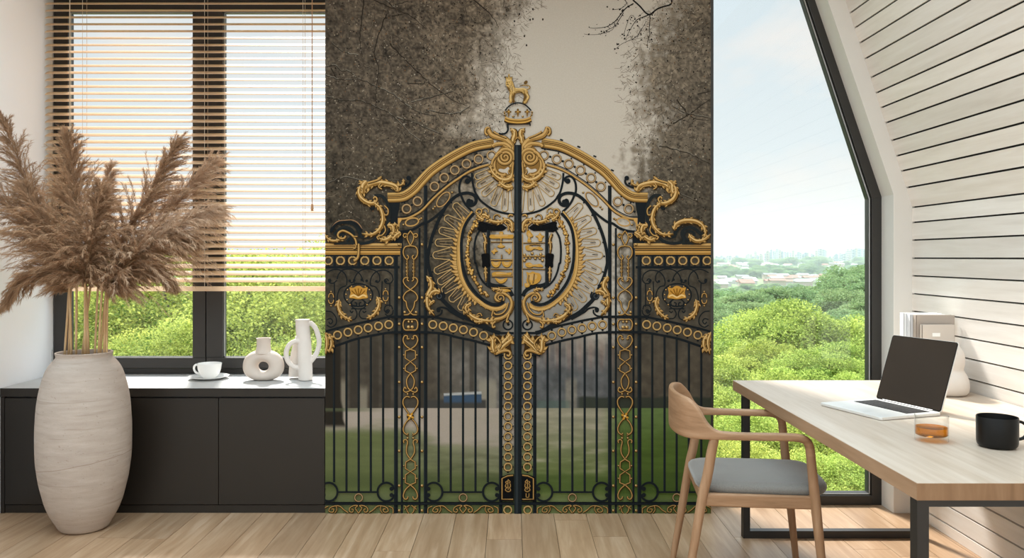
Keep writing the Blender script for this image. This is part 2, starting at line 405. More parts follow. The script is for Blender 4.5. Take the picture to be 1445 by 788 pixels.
# =================================================================== floor vase
M_vase = None
def mk_vase():
    m, nt, b = new_mat('rough_travertine_ceramic'); L = nt.links
    tc = N(nt, 'ShaderNodeTexCoord'); mp = N(nt, 'ShaderNodeMapping'); mp.inputs['Scale'].default_value = (5, 5, 26)
    L.new(tc.outputs['Object'], mp.inputs['Vector'])
    n1 = N(nt, 'ShaderNodeTexNoise', Scale=1.6, Detail=6.0, Roughness=.6); L.new(mp.outputs[0], n1.inputs['Vector'])
    r1 = ramp(nt, [(.25, s2l((172, 158, 147))), (.55, s2l((182, 169, 158))), (.8, s2l((192, 180, 170)))]); L.new(n1.outputs['Fac'], r1.inputs['Fac'])
    m2 = N(nt, 'ShaderNodeMapping'); m2.inputs['Scale'].default_value = (48, 48, 130); L.new(tc.outputs['Object'], m2.inputs['Vector'])
    n2 = N(nt, 'ShaderNodeTexNoise', Scale=1.0, Detail=3.0, Roughness=.7); L.new(m2.outputs[0], n2.inputs['Vector'])
    r2 = ramp(nt, [(.645, (0, 0, 0)), (.70, (1, 1, 1))]); L.new(n2.outputs['Fac'], r2.inputs['Fac'])
    m3 = N(nt, 'ShaderNodeMapping'); m3.inputs['Scale'].default_value = (3, 3, 60); L.new(tc.outputs['Object'], m3.inputs['Vector'])
    n3 = N(nt, 'ShaderNodeTexNoise', Scale=1.0, Detail=2.0); L.new(m3.outputs[0], n3.inputs['Vector'])
    r3 = ramp(nt, [(.62, (0, 0, 0)), (.72, (.5, .5, .5))]); L.new(n3.outputs['Fac'], r3.inputs['Fac'])
    ad = N(nt, 'ShaderNodeMath', _operation='MAXIMUM'); L.new(r2.outputs[0], ad.inputs[0]); L.new(r3.outputs[0], ad.inputs[1])
    mx = N(nt, 'ShaderNodeMix', _data_type='RGBA'); mx.inputs[7].default_value = (*s2l((132, 112, 94)), 1)
    # a thin scored line that runs slightly askew round the belly
    xyz = N(nt, 'ShaderNodeSeparateXYZ'); L.new(tc.outputs['Object'], xyz.inputs[0])
    sl = N(nt, 'ShaderNodeMath', _operation='MULTIPLY_ADD'); sl.inputs[1].default_value = -.16; L.new(xyz.outputs['X'], sl.inputs[0]); L.new(xyz.outputs['Z'], sl.inputs[2])
    nl = N(nt, 'ShaderNodeTexNoise', Scale=9.0, Detail=2.0); L.new(tc.outputs['Object'], nl.inputs['Vector'])
    s2_ = N(nt, 'ShaderNodeMath', _operation='MULTIPLY_ADD'); s2_.inputs[1].default_value = .016; L.new(nl.outputs['Fac'], s2_.inputs[0]); L.new(sl.outputs[0], s2_.inputs[2])
    cm = N(nt, 'ShaderNodeMath', _operation='COMPARE'); cm.inputs[1].default_value = .352; cm.inputs[2].default_value = .0016; L.new(s2_.outputs[0], cm.inputs[0])
    a2 = N(nt, 'ShaderNodeMath', _operation='MAXIMUM'); L.new(ad.outputs[0], a2.inputs[0]); L.new(cm.outputs[0], a2.inputs[1]); ad = a2
    mu = N(nt, 'ShaderNodeMath', _operation='MULTIPLY'); mu.inputs[1].default_value = .55; L.new(ad.outputs[0], mu.inputs[0])
    L.new(mu.outputs[0], mx.inputs[0]); L.new(r1.outputs[0], mx.inputs[6]); L.new(mx.outputs[2], b.inputs['Base Color'])
    bp = N(nt, 'ShaderNodeBump', Strength=.25, Distance=.003, _invert=True); L.new(ad.outputs[0], bp.inputs['Height'])
    n4 = N(nt, 'ShaderNodeTexNoise', Scale=160.0, Detail=3.0); L.new(tc.outputs['Object'], n4.inputs['Vector'])
    b2 = N(nt, 'ShaderNodeBump', Strength=.25, Distance=.002); L.new(n4.outputs['Fac'], b2.inputs['Height']); L.new(bp.outputs[0], b2.inputs['Normal']); L.new(b2.outputs[0], b.inputs['Normal'])
    b.inputs['Roughness'].default_value = .85; b.inputs['Specular IOR Level'].default_value = .2
    return m
M_vase = mk_vase()
VX, VY = -2.128, 4.055
VS = F/VY
pr = [(745.5, 26.5), (744.8, 29.0), (742, 32.5), (733, 37.5), (722, 43.5), (706.7, 49.4), (690, 53.6), (675.5, 56.8), (660, 59), (644, 60.7), (617, 61.3), (600, 61.1), (589.5, 60.6), (573, 59.6), (558, 57.8), (545, 55.4), (534.7, 52.8), (526, 50.2), (519, 47.2), (513, 43.6), (508, 39.6), (505, 37.2), (502.8, 36.2), (500, 36.4), (497.5, 37.0), (496.6, 36.8), (496.4, 35.6)]
outer = [(r/VS, (745.5-y)/VS) for y, r in pr]
outer = [(a, b) for a, b in crom(outer, 3)]
inner = [(34.2/VS, outer[-1][1]-.004), (33.6/VS, outer[-1][1]-.03), (38/VS, outer[-1][1]-.06), (48/VS, .70), (50/VS, .45), (30/VS, .05)]
fv = MB().lathe(outer+inner, 72).build('floor_vase', M_vase, smooth=True, loc=(VX, VY, .0005))
tag(fv, 'tall cream textured floor vase holding the pampas grass', 'vase')
# a scored line round the belly
zl = (745.5-648)/VS

# =================================================================== pampas grass
M_plume = None
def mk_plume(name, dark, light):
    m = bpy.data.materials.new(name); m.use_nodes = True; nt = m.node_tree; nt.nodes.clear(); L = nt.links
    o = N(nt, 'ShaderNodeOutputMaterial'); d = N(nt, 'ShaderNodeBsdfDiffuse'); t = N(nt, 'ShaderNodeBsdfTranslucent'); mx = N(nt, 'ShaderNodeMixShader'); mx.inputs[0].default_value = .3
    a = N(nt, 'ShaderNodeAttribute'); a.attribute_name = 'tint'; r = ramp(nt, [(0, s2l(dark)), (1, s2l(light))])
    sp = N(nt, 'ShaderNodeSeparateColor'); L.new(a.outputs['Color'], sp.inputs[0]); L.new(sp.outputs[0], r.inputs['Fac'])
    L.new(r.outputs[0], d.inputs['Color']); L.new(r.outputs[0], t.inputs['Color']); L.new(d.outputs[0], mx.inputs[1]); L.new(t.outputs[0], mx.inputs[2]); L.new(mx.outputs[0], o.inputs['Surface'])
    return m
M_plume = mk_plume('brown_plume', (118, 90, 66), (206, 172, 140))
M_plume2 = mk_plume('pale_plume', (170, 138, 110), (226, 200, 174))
M_stem = wood('dry_straw', (176, 142, 102), (200, 168, 126), (218, 190, 150), (30, 30, 2), .6, 3.0, bump=.0)
mouth_z = outer[-1][1]
prng = random.Random(11)

def hair(mb, p, d, ln, w, droop, col):
    """one bristle: a thin tapered strip of three points"""
    sd = d.cross(Vector((prng.uniform(-1, 1), prng.uniform(-1, 1), prng.uniform(-1, 1))))
    if sd.length < 1e-4: return
    sd.normalize()
    p1 = p + d*ln*.5 + Vector((0, 0, -droop*.25)); p2 = p + d*ln + Vector((0, 0, -droop))
    mb.add([p-sd*w*.5, p+sd*w*.5, p1-sd*w*.42, p1+sd*w*.42, p2], [(0, 1, 3, 2), (2, 3, 4)], col)

def plume(axis, r0, nbr_, label, mat, droop=1.0, hairs=44, shade=(.15, .8), stemlow=None, spread=1.0, foot_wide=False):
    """axis: world points from the base of the plume to its tip; r0 widest half width (m)"""
    ax = [Vector(p) for p in crom(axis, 10)]
    L_ = [0.0]
    for a, b in zip(ax[:-1], ax[1:]): L_.append(L_[-1]+(b-a).length)
    tot = L_[-1]
    def point(t):
        s = t*tot
        for i in range(len(L_)-1):
            if L_[i+1] >= s:
                f_ = (s-L_[i])/max(1e-6, L_[i+1]-L_[i]); return ax[i].lerp(ax[i+1], f_), (ax[i+1]-ax[i]).normalized()
        return ax[-1], (ax[-1]-ax[-2]).normalized()
    nbr = int(nbr_*1.5)
    root = empty('pampas_grass', ax[0]); tag(root, label, 'pampas grass', 'pampas grass in the floor vase')
    O = ax[0]
    mb = MB()
    for i in range(nbr):
        t = (i+prng.random())/nbr
        t = t**1.12
        p, d = point(t)
        up = Vector((0, 0, 1))
        a = prng.uniform(0, 2*pi)
        s1 = d.cross(Vector((0, 1, 0)) if abs(d.y) < .8 else Vector((1, 0, 0))).normalized(); s2 = d.cross(s1).normalized()
        out = s1*cos(a)+s2*sin(a)
        env = (min(1, .45+t*2.6) if t < .25 else 1.0) * (1-max(0, t-.45)/.55*.70)
        bl_ = r0*1.9*env*prng.uniform(.6, 1.2)
        ang = radians(prng.uniform(16, 58))*spread*(1.15-.55*t)
        bd = (d*cos(ang)+out*sin(ang)).normalized()
        dr = droop*bl_*prng.uniform(.10, .42)
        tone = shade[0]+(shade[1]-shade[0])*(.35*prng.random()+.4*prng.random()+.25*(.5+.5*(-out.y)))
        nh = int(hairs*(.55+.45*env))
        for k in range(nh):
            u = (k+prng.random())/nh
            q = p + bd*bl_*u + Vector((0, 0, -dr*u*u))
            bdir = (bd*bl_ + Vector((0, 0, -2*dr*u))).normalized()
            w = prng.uniform(0, 2*pi)
            t1 = bdir.cross(up if abs(bdir.z) < .9 else Vector((1, 0, 0))).normalized(); t2 = bdir.cross(t1)
            spr = radians(prng.uniform(8, 40))
            hd = (bdir*cos(spr)+(t1*cos(w)+t2*sin(w))*sin(spr)).normalized()
            hl = prng.uniform(.022, .048)*(1.1-.45*u)
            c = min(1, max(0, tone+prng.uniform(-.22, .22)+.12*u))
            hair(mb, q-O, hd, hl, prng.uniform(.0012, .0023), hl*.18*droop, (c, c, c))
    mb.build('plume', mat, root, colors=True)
    # stalk from the mouth of the vase up into the plume
    path = [p-O for p in ax[:int(len(ax)*.8)]]
    if stemlow is not None:
        low = [Vector(q)-O for q in stemlow]
        path = low + path[1:]
    pth = [Vector(q) for q in crom(path[::max(1, len(path)//12)], 3)]
    n_ = len(pth)
    MB().tube(pth, [(.0082 if foot_wide else .0055)*(1-.6*k/n_) for k in range(n_)], 8).build('stem', M_stem, root, smooth=True)
    return root

def W(px, py, dy=0.0): return at(px, py, VY+dy)
# (label, axis pixels with depth offsets from the base up, half width px, branches, stem foot px)
specs = [
 ('tall pampas plume leaning against the white wall', [(100, 408, .0), (82, 362, .02), (54, 296, .03), (24, 224, .04), (2, 166, .05)], 38, 150, (96, 512), 'b', 1.0),
 ('pampas plume reaching low over the white wall beside the blind', [(98, 408, -.05), (68, 366, -.08), (30, 314, -.1), (-10, 268, -.1), (-46, 232, -.1)], 38, 140, (101, 512), 'b', 1.1),
 ('upright pampas plume rising straight above the vase', [(121, 408, -.04), (117, 366, -.06), (110, 304, -.07), (103, 248, -.06), (95, 196, -.05)], 46, 200, (125, 512), 'b', 1.0),
 ('small pale pampas plume behind the upright one', [(127, 410, .08), (132, 360, .1), (142, 306, .12), (150, 268, .13), (157, 236, .14)], 24, 90, (114, 512), 'p', .8),
 ('pampas plume leaning toward the mullion, its tip highest of those by the glass', [(138, 410, -.03), (158, 366, -.04), (192, 306, -.04), (222, 256, -.03), (250, 204, -.02)], 42, 190, (133, 512), 'b', .9),
 ('pale feathery pampas plume in front of the mullion', [(150, 408, .04), (184, 366, .06), (226, 316, .08), (266, 270, .1), (302, 230, .11)], 44, 170, (140, 512), 'p', 1.0),
 ('pampas plume arching sideways across the lower blind', [(150, 410, -.06), (182, 376, -.09), (222, 340, -.1), (262, 314, -.1), (302, 296, -.1)], 44, 180, (146, 512), 'p', 1.4),
 ('pampas plume drooping to the white wall above the worktop', [(97, 414, -.02), (80, 396, -.05), (54, 386, -.06), (28, 398, -.05), (8, 428, -.04)], 17, 100, (90, 512), 'b', 1.2),
 ('pampas plume drooping over the window pane below the blind', [(152, 414, -.05), (168, 398, -.07), (192, 384, -.08), (218, 384, -.08), (244, 402, -.08)], 18, 100, (150, 512), 'b', 1.1),
 ('full pampas plume hanging forward over the vase mouth', [(120, 402, -.12), (124, 372, -.16), (130, 334, -.18), (136, 296, -.17), (141, 266, -.15)], 42, 190, (120, 512), 'b', 1.5),
 ('dense pampas plume between the upright one and the white wall', [(108, 408, -.1), (92, 372, -.13), (70, 332, -.15), (50, 296, -.15), (36, 264, -.14)], 40, 170, (107, 512), 'b', 1.4),
 ('wide pampas plume under the arching one, level with the last slats', [(144, 410, -.1), (170, 384, -.13), (200, 360, -.14), (232, 344, -.14), (266, 338, -.13)], 36, 150, (138, 512), 'b', 1.3),
]
for lab, axp, hw, nb, foot, kind, dr in specs:
    axw = [W(x_, y_, d_) for x_, y_, d_ in axp]
    low = [at(foot[0], foot[1]+6, VY+axp[0][2]*.3), at(foot[0]*.75+axp[0][0]*.25, 485, VY+axp[0][2]*.45), axw[0]]
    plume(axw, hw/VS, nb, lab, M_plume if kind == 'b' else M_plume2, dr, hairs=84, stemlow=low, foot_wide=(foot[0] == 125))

# =================================================================== things on the worktop
WT = .6605
M_white = plain('glazed_white_china', (244, 243, 240), .22, .01, 4, spec=.5)
M_bisque = plain('matt_bisque_ceramic', (206, 194, 183), .8, .03, 12, .12, 120, spec=.25)
M_bisque2 = plain('chalky_white_ceramic', (218, 210, 202), .85, .03, 14, .2, 140, spec=.2)
sy = 4.61; sx = (294.8-CX)*sy/F; k = sy/F
sc_ = MB().lathe([(.03, 0), (.055, .001), (.075, .005), (.1095, .0165), (.1105, .0185), (.108, .0190), (.075, .009), (.052, .0055), (.03, .005)], 64).build('saucer', M_white, smooth=.9, loc=(sx, sy, WT))
tag(sc_, 'white china saucer under the coffee cup', 'saucer')
cu = empty('coffee_cup', ((295.6-CX)*sy/F, sy, WT+.0062)); tag(cu, 'white coffee cup standing on its saucer', 'cup')
MB().lathe([(.031, 0), (.034, .002), (.046, .012), (.056, .028), (.0625, .05), (.0655, .072), (.0672, .0815), (.066, .083), (.064, .081), (.061, .06), (.053, .03), (.04, .012), (.02, .006)], 64).build('body', M_white, cu, smooth=.9)
hp = crom([(-.061, 0, .072), (-.074, -.004, .074), (-.084, -.006, .064), (-.084, -.006, .047), (-.073, -.004, .030), (-.052, 0, .020)], 8)
MB().tube(hp, 0, 10, flat=(.0042, .0062)).build('handle', M_white, cu, smooth=True)

# ring vase with a hole
ry = 4.56; rk = ry/F
rz0 = WT
ro = empty('ring_vase', ((372-CX)*rk, ry, rz0)); tag(ro, 'cream ring vase with a round hole through its body', 'vase')
hz = (541-521.2)*rk
mb = MB(); n1, n2 = 64, 28
vs, fs = [], []
for i in range(n1):
    a = 2*pi*i/n1; ca, sa_ = cos(a), sin(a)
    # outline of the body and of the hole at this angle
    orx, orz = 28.8*rk, (23.2 if sa_ > 0 else 20.6)*rk
    e = 2.25
    ro_ = 1/((abs(ca)/orx)**e+(abs(sa_)/orz)**e)**(1/e)
    ri_ = 1/sqrt((ca/(7.6*rk))**2+(sa_/(6.6*rk))**2)
    rc, rt = (ro_+ri_)/2, (ro_-ri_)/2
    for j in range(n2):
        b_ = 2*pi*j/n2
        r_ = rc+rt*cos(b_)
        vs.append((ca*r_, .047*sin(b_)*(1-.0*abs(ca)), hz+max(sa_*r_, -hz+.0005)))
for i in range(n1):
    for j in range(n2):
        fs.append((i*n2+j, ((i+1) % n1)*n2+j, ((i+1) % n1)*n2+(j+1) % n2, i*n2+(j+1) % n2))
mb.add(vs, fs)
mb.build('body', M_bisque, ro, smooth=True)
nb_ = (541-500)*rk; nt_ = (541-481.5)*rk
MB().lathe([(.050, nb_-.010), (.044, nb_+.003), (.0395, nb_+.014), (.0375, nb_+.03), (.0375, nt_-.008), (.0405, nt_-.001), (.0400, nt_), (.034, nt_-.001), (.032, nt_-.03), (.03, nb_)], 48).build('neck', M_bisque, ro, smooth=.9)

# knot vase: two trunks and two looping arms fused together
ky = 4.575; kk = ky/F
def K(zx, zy, d=0.0):
    px, py = 390+zx/7.163, 440+zy/7.163
    return Vector(((px-432)*kk, d, (539-py)*kk))
kn = empty('knot_vase', ((432-CX)*kk, ky, WT)); tag(kn, 'chalky white sculptural vase with two looping arms', 'vase')
mb = MB()
R = 9.9*kk
def seg(pts, r, n=20):
    mb.tube([Vector(p) for p in crom(pts, 6)], r, n)
seg([K(303, 706, -.02), K(302, 600, -.02), K(296, 480, -.018), K(285, 380, -.005), K(270, 280, .01), K(257, 180, .02), K(256, 104, .02)], R)
seg([K(165, 690, .06), K(170, 600, .06), K(185, 480, .055), K(215, 380, .045), K(245, 290, .035)], R*.98)
seg([K(330, 130, .02), K(385, 180, .01), K(425, 260, -.005), K(436, 340, -.01), K(420, 420, -.015), K(380, 490, -.02), K(330, 545, -.02)], 3.5*kk)
seg([K(240, 315, -.02), K(195, 318, -.03), K(145, 355, -.036), K(118, 425, -.038), K(130, 500, -.036), K(180, 560, -.034), K(260, 588, -.03)], 3.5*kk)
mb.build('body', M_bisque2, kn, remesh=.0032)
nk = Vector(K(256, 104, .02))
MB().lathe([(R*1.0, -.012), (R*1.04, -.004), (R*1.02, .0015), (R*.86, .0015), (R*.80, -.03)], 40, nk).build('rim', M_bisque2, kn, smooth=.9)
# =================================================================== the wallpaper mural (a flat print of park gates)
INK = .84
KM = YW/F
M_print = printed('printed_paper')
mu_root = empty('wall_mural', ((730.5-CX)*KM, YW, 0)); tag(mu_root, 'wall mural printed with black and gold park gates under wintry trees', 'mural')
MB().box((-1713*0 + (459-730.5)*KM, -.0004, .0005), ((1003-730.5)*KM, .0018, 3.09)).build('paper', plain('mural_paper', (120, 112, 100), .9), mu_root)
zc = [0]
def mp(px, py, dep): return ((px-730.5)*KM, -dep, CAMZ-(py-HY)*KM)
def ink(c): return tuple(min(1, v*INK) for v in s2l(c))
def clampx(x): return min(max(x, 459.05), 1002.9)

# ---------------------------------------------------------------- soft backdrop painted on a fine grid
def sm(a, b, x):
    t = min(1, max(0, (x-a)/(b-a))) if a != b else float(x > a)
    return t*t*(3-2*t)
def mixc(a, b, t): return tuple(p+(q-p)*t for p, q in zip(a, b))
def fb_(x, y, s, o=3, seed=0.0):
    return noise.fractal(Vector((x/s, y/s, seed)), 1.0, 2.0, o)      # about -1..1
def poly(y, pts):
    for (y0, x0), (y1, x1) in zip(pts[:-1], pts[1:]):
        if y0 <= y <= y1: return x0+(x1-x0)*(y-y0)/(y1-y0)
    return pts[0][1] if y < pts[0][0] else pts[-1][1]
EL = [(-120, 765), (0, 742), (30, 716), (76, 702), (125, 704), (164, 700), (183, 676), (205, 690), (240, 700), (330, 690), (480, 690)]
ER = [(-120, 965), (0, 948), (50, 918), (95, 900), (145, 903), (179, 914), (213, 896), (247, 890), (300, 880), (480, 860)]
def sky_c(x, y):
    c = mixc((186, 175, 160), (192, 181, 166), sm(0, 200, y))
    return mixc(c, (178, 170, 158), sm(260, 460, y))
def back(x, y):
    """printed colour of the backdrop at photo pixel x,y"""
    t = sm(466, 500, y)
    return back_(x, y, True) if t <= 0 else back_(x, y, False) if t >= 1 else mixc(back_(x, y, True), back_(x, y, False), t)
def back_(x, y, up):
    if up:
        c = sky_c(x, y)
        n1 = fb_(x, y, 60, 4, 1.0); n2 = fb_(x, y, 9, 3, 5.0); n3 = fb_(x, y, 3.5, 2, 9.0)
        tl = mixc((90, 79, 66), (72, 64, 52), sm(120, 330, y))
        kx = .9+.28*sm(470, 700, x)
        l = tuple(v*kx*max(.4, 1+.2*n1+.34*n2+.36*n3) for v in tl)
        d = sm(poly(y, EL)+24, poly(y, EL)-46, x + 30*n1 + 27*n2 + 9*n3)
        d = min(1, d*(.88+.4*n2+.1*n3)) if d < .98 else 1
        c = mixc(c, l, max(0, d))
        tr = mixc((104, 93, 79), (74, 67, 56), sm(150, 330, y))
        r = tuple(v*max(.4, 1+.18*n1+.3*n2+.3*n3) for v in tr)
        d = sm(poly(y, ER)-20, poly(y, ER)+40, x + 26*n1 + 24*n2 + 9*n3)
        d = min(1, d*(.88+.4*n2+.1*n3)) if d < .98 else 1
        c = mixc(c, r, max(0, d))
        # behind the gate: darker shrub band low on both sides, grey haze in the middle
        g = sm(300, 440, y)
        mid = mixc((150, 146, 140), (128, 122, 112), sm(380, 480, y))
        c = mixc(c, mid, g*.85*sm(850, 800, x)*sm(690, 728, x))
        dk = (70+10*n1, 64+9*n1, 54+8*n1)
        c = mixc(c, tuple(v*(1+.2*n2) for v in dk), sm(330, 450, y)*sm(728, 700, x)*.9)
        c = mixc(c, tuple(v*(1+.2*n2) for v in dk), sm(330, 430, y)*sm(880, 905, x)*.9)
        return c
    n1 = fb_(x, y, 50, 3, 2.0); n2 = fb_(x, y, 12, 3, 4.0); st = fb_(x*.35, y*2.2, 18, 3, 7.0)
    if y < 577:
        if x < 735:
            c = mixc((78, 71, 61), (112, 107, 100), sm(600, 690, x+20*n1))
            c = tuple(v*(1+.14*n1+.16*n2) for v in c)
            for (a, b, top) in ((474, 488, 530), (508, 518, 540), (676, 700, 530)):
                c = mixc(c, (150, 142, 124), .7*sm(a-3, a+2, x)*sm(b+3, b-2, x)*sm(top, top+14, y))
            for (a, b) in ((495, 505), (527, 533), (541, 550), (590, 596), (664, 668)):
                c = mixc(c, (52, 47, 40), .6*sm(a-3, a, x)*sm(b+3, b, x))
            c = mixc(c, (66, 64, 60), sm(562, 567, y)*sm(596, 604, x)*sm(688, 684, x))
            if 626 < x < 680: c = mixc(c, (60, 78, 98), sm(555, 557, y-(680-x)*.05)*sm(571, 566, y)); c = mixc(c, (168, 168, 164), sm(552, 553.5, y-(680-x)*.05)*sm(557, 555.5, y-(680-x)*.05))
        else:
            fac = mixc((132, 120, 108), (112, 108, 104), sm(480, 520, y))
            w = .5+.5*sin((x-760)/15.5*2*pi)
            fac = mixc(fac, (92, 90, 90), .55*sm(.62, .8, w)*sm(530, 505, y))
            fac = mixc(fac, (128, 96, 86), .25*sm(.3, .1, w))
            fac = mixc(fac, (86, 88, 88), sm(512, 530, y)*.8)
            fac = mixc(fac, (150, 138, 118), .5*sm(796, 800, x)*sm(816, 812, x)*sm(530, 540, y))
            rt = (80, 72, 60)
            c = mixc(fac, rt, sm(850, 885, x+10*n1))
            c = tuple(v*(1+.1*n1+.16*n2) for v in c)
            c = mixc(c, (50, 54, 44), .85*sm(559, 563, y+2*n2)*sm(812, 820, x))
            c = mixc(c, (80, 100, 88), .5*sm(563, 568, y)*sm(756, 760, x)*sm(808, 800, x))
        # big trunk at the sheet's edge
        tr_ = 481 + 7*sm(560, 600, y)
        c = mixc(c, (44, 39, 32), sm(tr_+2, tr_-2, x))
        return c
    path = (168, 155, 141)
    gl = mixc((110, 112, 82), (80, 92, 46), sm(640, 715, y))
    gl = tuple(v*(1+.16*st) for v in gl)
    if x < 735:
        edge = 603 + 26*sm(560, 640, x)
        c = mixc(path, gl, sm(edge-10, edge+14, y+8*st))
        c = mixc(c, (96, 104, 62), .7*sm(604, 616, y)*sm(585, 540, x))
        c = mixc(c, (148, 142, 122), .5*sm(600, 700, x)*sm(690, 640, y)*(.6+.6*st))
        c = mixc(c, (76, 84, 50), .5*sm(664, 676, y)*sm(692, 684, y))
        c = mixc(c, (118, 120, 92), .4*sm(688, 700, y))
        tr_ = 484+4*sm(590, 605, y); c = mixc(c, (44, 39, 32), sm(tr_+2, tr_-2, x)*sm(606, 598, y))
        if y < 583: c = mixc(c, (92, 98, 70), .7*sm(560, 480, x)*sm(583, 579, y))
    else:
        a = mixc((150, 144, 122), (96, 108, 58), sm(575, 690, y))
        a = mixc(a, (150, 142, 122), .5*max(0, st)*2*sm(690, 640, y))
        a = tuple(v*(1+.12*st) for v in a)
        b = mixc((98, 116, 66), (76, 94, 40), sm(578, 640, y)); b = tuple(v*(1+.12*st) for v in b)
        c = mixc(a, b, sm(845, 880, x))
        c = mixc(c, (62, 80, 34), .5*sm(662, 676, y)*sm(700, 688, y))
        c = mixc(c, (126, 128, 96), .35*sm(694, 706, y))
    return c
def grid_part(name, y0, y1, x0, x1, step=1.3):
    mb = MB(); nx = int((x1-x0)/step); ny = int((y1-y0)/step)
    for j in range(ny+1):
        for i in range(nx+1):
            x = x0+(x1-x0)*i/nx; y = y0+(y1-y0)*j/ny
            c = back(x, y)
            mb.v.append(mp(x, y, .0006)); mb.c.append(ink(tuple(max(0, v) for v in c)))
    for j in range(ny):
        for i in range(nx):
            a = j*(nx+1)+i; mb.f.append((a, a+nx+1, a+nx+2, a+1))
    return mb.build(name, M_print, mu_root, colors=True)
grid_part('printed_trees', -90, 300, 459, 722)
grid_part('printed_sky', -90, 300, 722, 893)
grid_part('printed_trees', -90, 300, 893, 1003)
grid_part('printed_park', 300, 577, 459, 1003)
grid_part('printed_lawn', 577, 725, 459, 1003)

# ---------------------------------------------------------------- drawing tools (photo pixels; painter's order)
iron, gold, twig, lionm, crownm = MB(), MB(), MB(), MB(), MB()
def dep(): zc[0] += 1; return .0012 + zc[0]*1.6e-6
def ribbon(mb, pts, w, col, d=None, closed=False, o0=None, o1=None):
    """flat strip along pts; w full width (scalar or function of 0..1); or from side offset o0 to o1"""
    P = [Vector((p[0], p[1])) for p in pts]; m = len(P)
    if m < 2: return
    d = d or dep(); vs = []
    c = ink(col)
    for i, p in enumerate(P):
        t = (P[(i+1) % m]-P[i-1]) if closed else (P[min(i+1, m-1)]-P[max(i-1, 0)])
        if t.length < 1e-6: t = Vector((1, 0))
        t.normalize(); n = Vector((-t.y, t.x))
        if o0 is None:
            ww = w(i/(m-1)) if callable(w) else w
            a, b = p-n*ww/2, p+n*ww/2
        else: a, b = p+n*o0, p+n*o1
        vs += [mp(clampx(a.x), a.y, d), mp(clampx(b.x), b.y, d)]
    fs = [(2*i, 2*i+1, 2*i+3, 2*i+2) for i in range(m-1)]
    if closed: fs.append((2*m-2, 2*m-1, 1, 0))
    mb.add(vs, fs, c)
def blob(mb, pts, col, d=None):
    """filled outline (fan from its middle)"""
    d = d or dep(); n = len(pts)
    cx = sum(p[0] for p in pts)/n; cy = sum(p[1] for p in pts)/n
    vs = [mp(clampx(cx), cy, d)]+[mp(clampx(p[0]), p[1], d) for p in pts]
    mb.add(vs, [(0, i+1, (i+1) % n+1) for i in range(n)], ink(col))
def circ(x, y, rx, ry=None, n=18, rot=0):
    ry = ry or rx; r = []
    for k in range(n):
        a = 2*pi*k/n; u, v = rx*cos(a), ry*sin(a)
        r.append((x+u*cos(rot)-v*sin(rot), y+u*sin(rot)+v*cos(rot)))
    return r
def mirr(pts): return [(1461-p[0], p[1]) for p in pts]
BK, BK2 = (27, 31, 33), (40, 46, 48)
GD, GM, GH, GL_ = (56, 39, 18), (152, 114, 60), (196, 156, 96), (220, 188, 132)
SH = (150, 118, 74)
def both(fn, pts, *a, **k):
    fn(pts, *a, **k); fn(mirr(pts), *a, **k)
def bs(pts, w, n=8, both_=True, closed=False, col=BK):
    q = crom(pts, n, closed)
    for r in ((q, mirr(q)) if both_ else (q,)):
        ribbon(iron, r, w, col, closed=closed)
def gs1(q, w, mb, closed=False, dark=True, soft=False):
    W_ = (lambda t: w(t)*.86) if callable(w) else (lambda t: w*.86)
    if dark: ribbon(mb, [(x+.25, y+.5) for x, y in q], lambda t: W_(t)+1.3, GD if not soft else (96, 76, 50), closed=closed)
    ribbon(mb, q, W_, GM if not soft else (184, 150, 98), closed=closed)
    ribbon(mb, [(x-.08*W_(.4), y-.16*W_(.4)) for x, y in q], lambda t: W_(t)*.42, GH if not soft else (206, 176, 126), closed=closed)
def gs(pts, w, n=8, both_=True, closed=False, mb=None, dark=True, soft=False):
    q = crom(pts, n, closed); mb = mb or gold
    for r in ((q, mirr(q)) if both_ else (q,)): gs1(r, w, mb, closed, dark, soft)
def gring(x, y, r, w, both_=True, soft=False):
    for X in ((x, 1461-x) if both_ else (x,)):
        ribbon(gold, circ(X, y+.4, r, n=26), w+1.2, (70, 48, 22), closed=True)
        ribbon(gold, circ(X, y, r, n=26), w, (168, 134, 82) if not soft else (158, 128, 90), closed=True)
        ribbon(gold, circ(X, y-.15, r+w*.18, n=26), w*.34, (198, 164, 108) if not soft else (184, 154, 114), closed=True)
def dot(x, y, r, col=BK, both_=True, mb=None):
    for X in ((x, 1461-x) if both_ else (x,)): blob(mb or iron, circ(X, y, r, n=12), col)
def gdot(x, y, r, both_=True, mb=None):
    for X in ((x, 1461-x) if both_ else (x,)):
        m_ = mb or gold
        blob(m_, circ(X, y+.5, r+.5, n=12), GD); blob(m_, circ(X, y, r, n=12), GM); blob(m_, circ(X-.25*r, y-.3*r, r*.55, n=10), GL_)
def tap(w0, w1, p=.5):
    """width that swells from w0 to its fullest and thins to w1"""
    return lambda t: w0+(w1-w0)*t
def leafw(w): return lambda t: max(.5, w*(sin(pi*min(1, .12+t*.88))**.7))
def spiral(x, y, r0, r1, a0, turns, n=40):
    out = []
    for k in range(n+1):
        t = k/n; r = r0+(r1-r0)*t; a = a0+2*pi*turns*t
        out.append((x+r*cos(a), y+r*sin(a)))
    return out
mrng = random.Random(21)
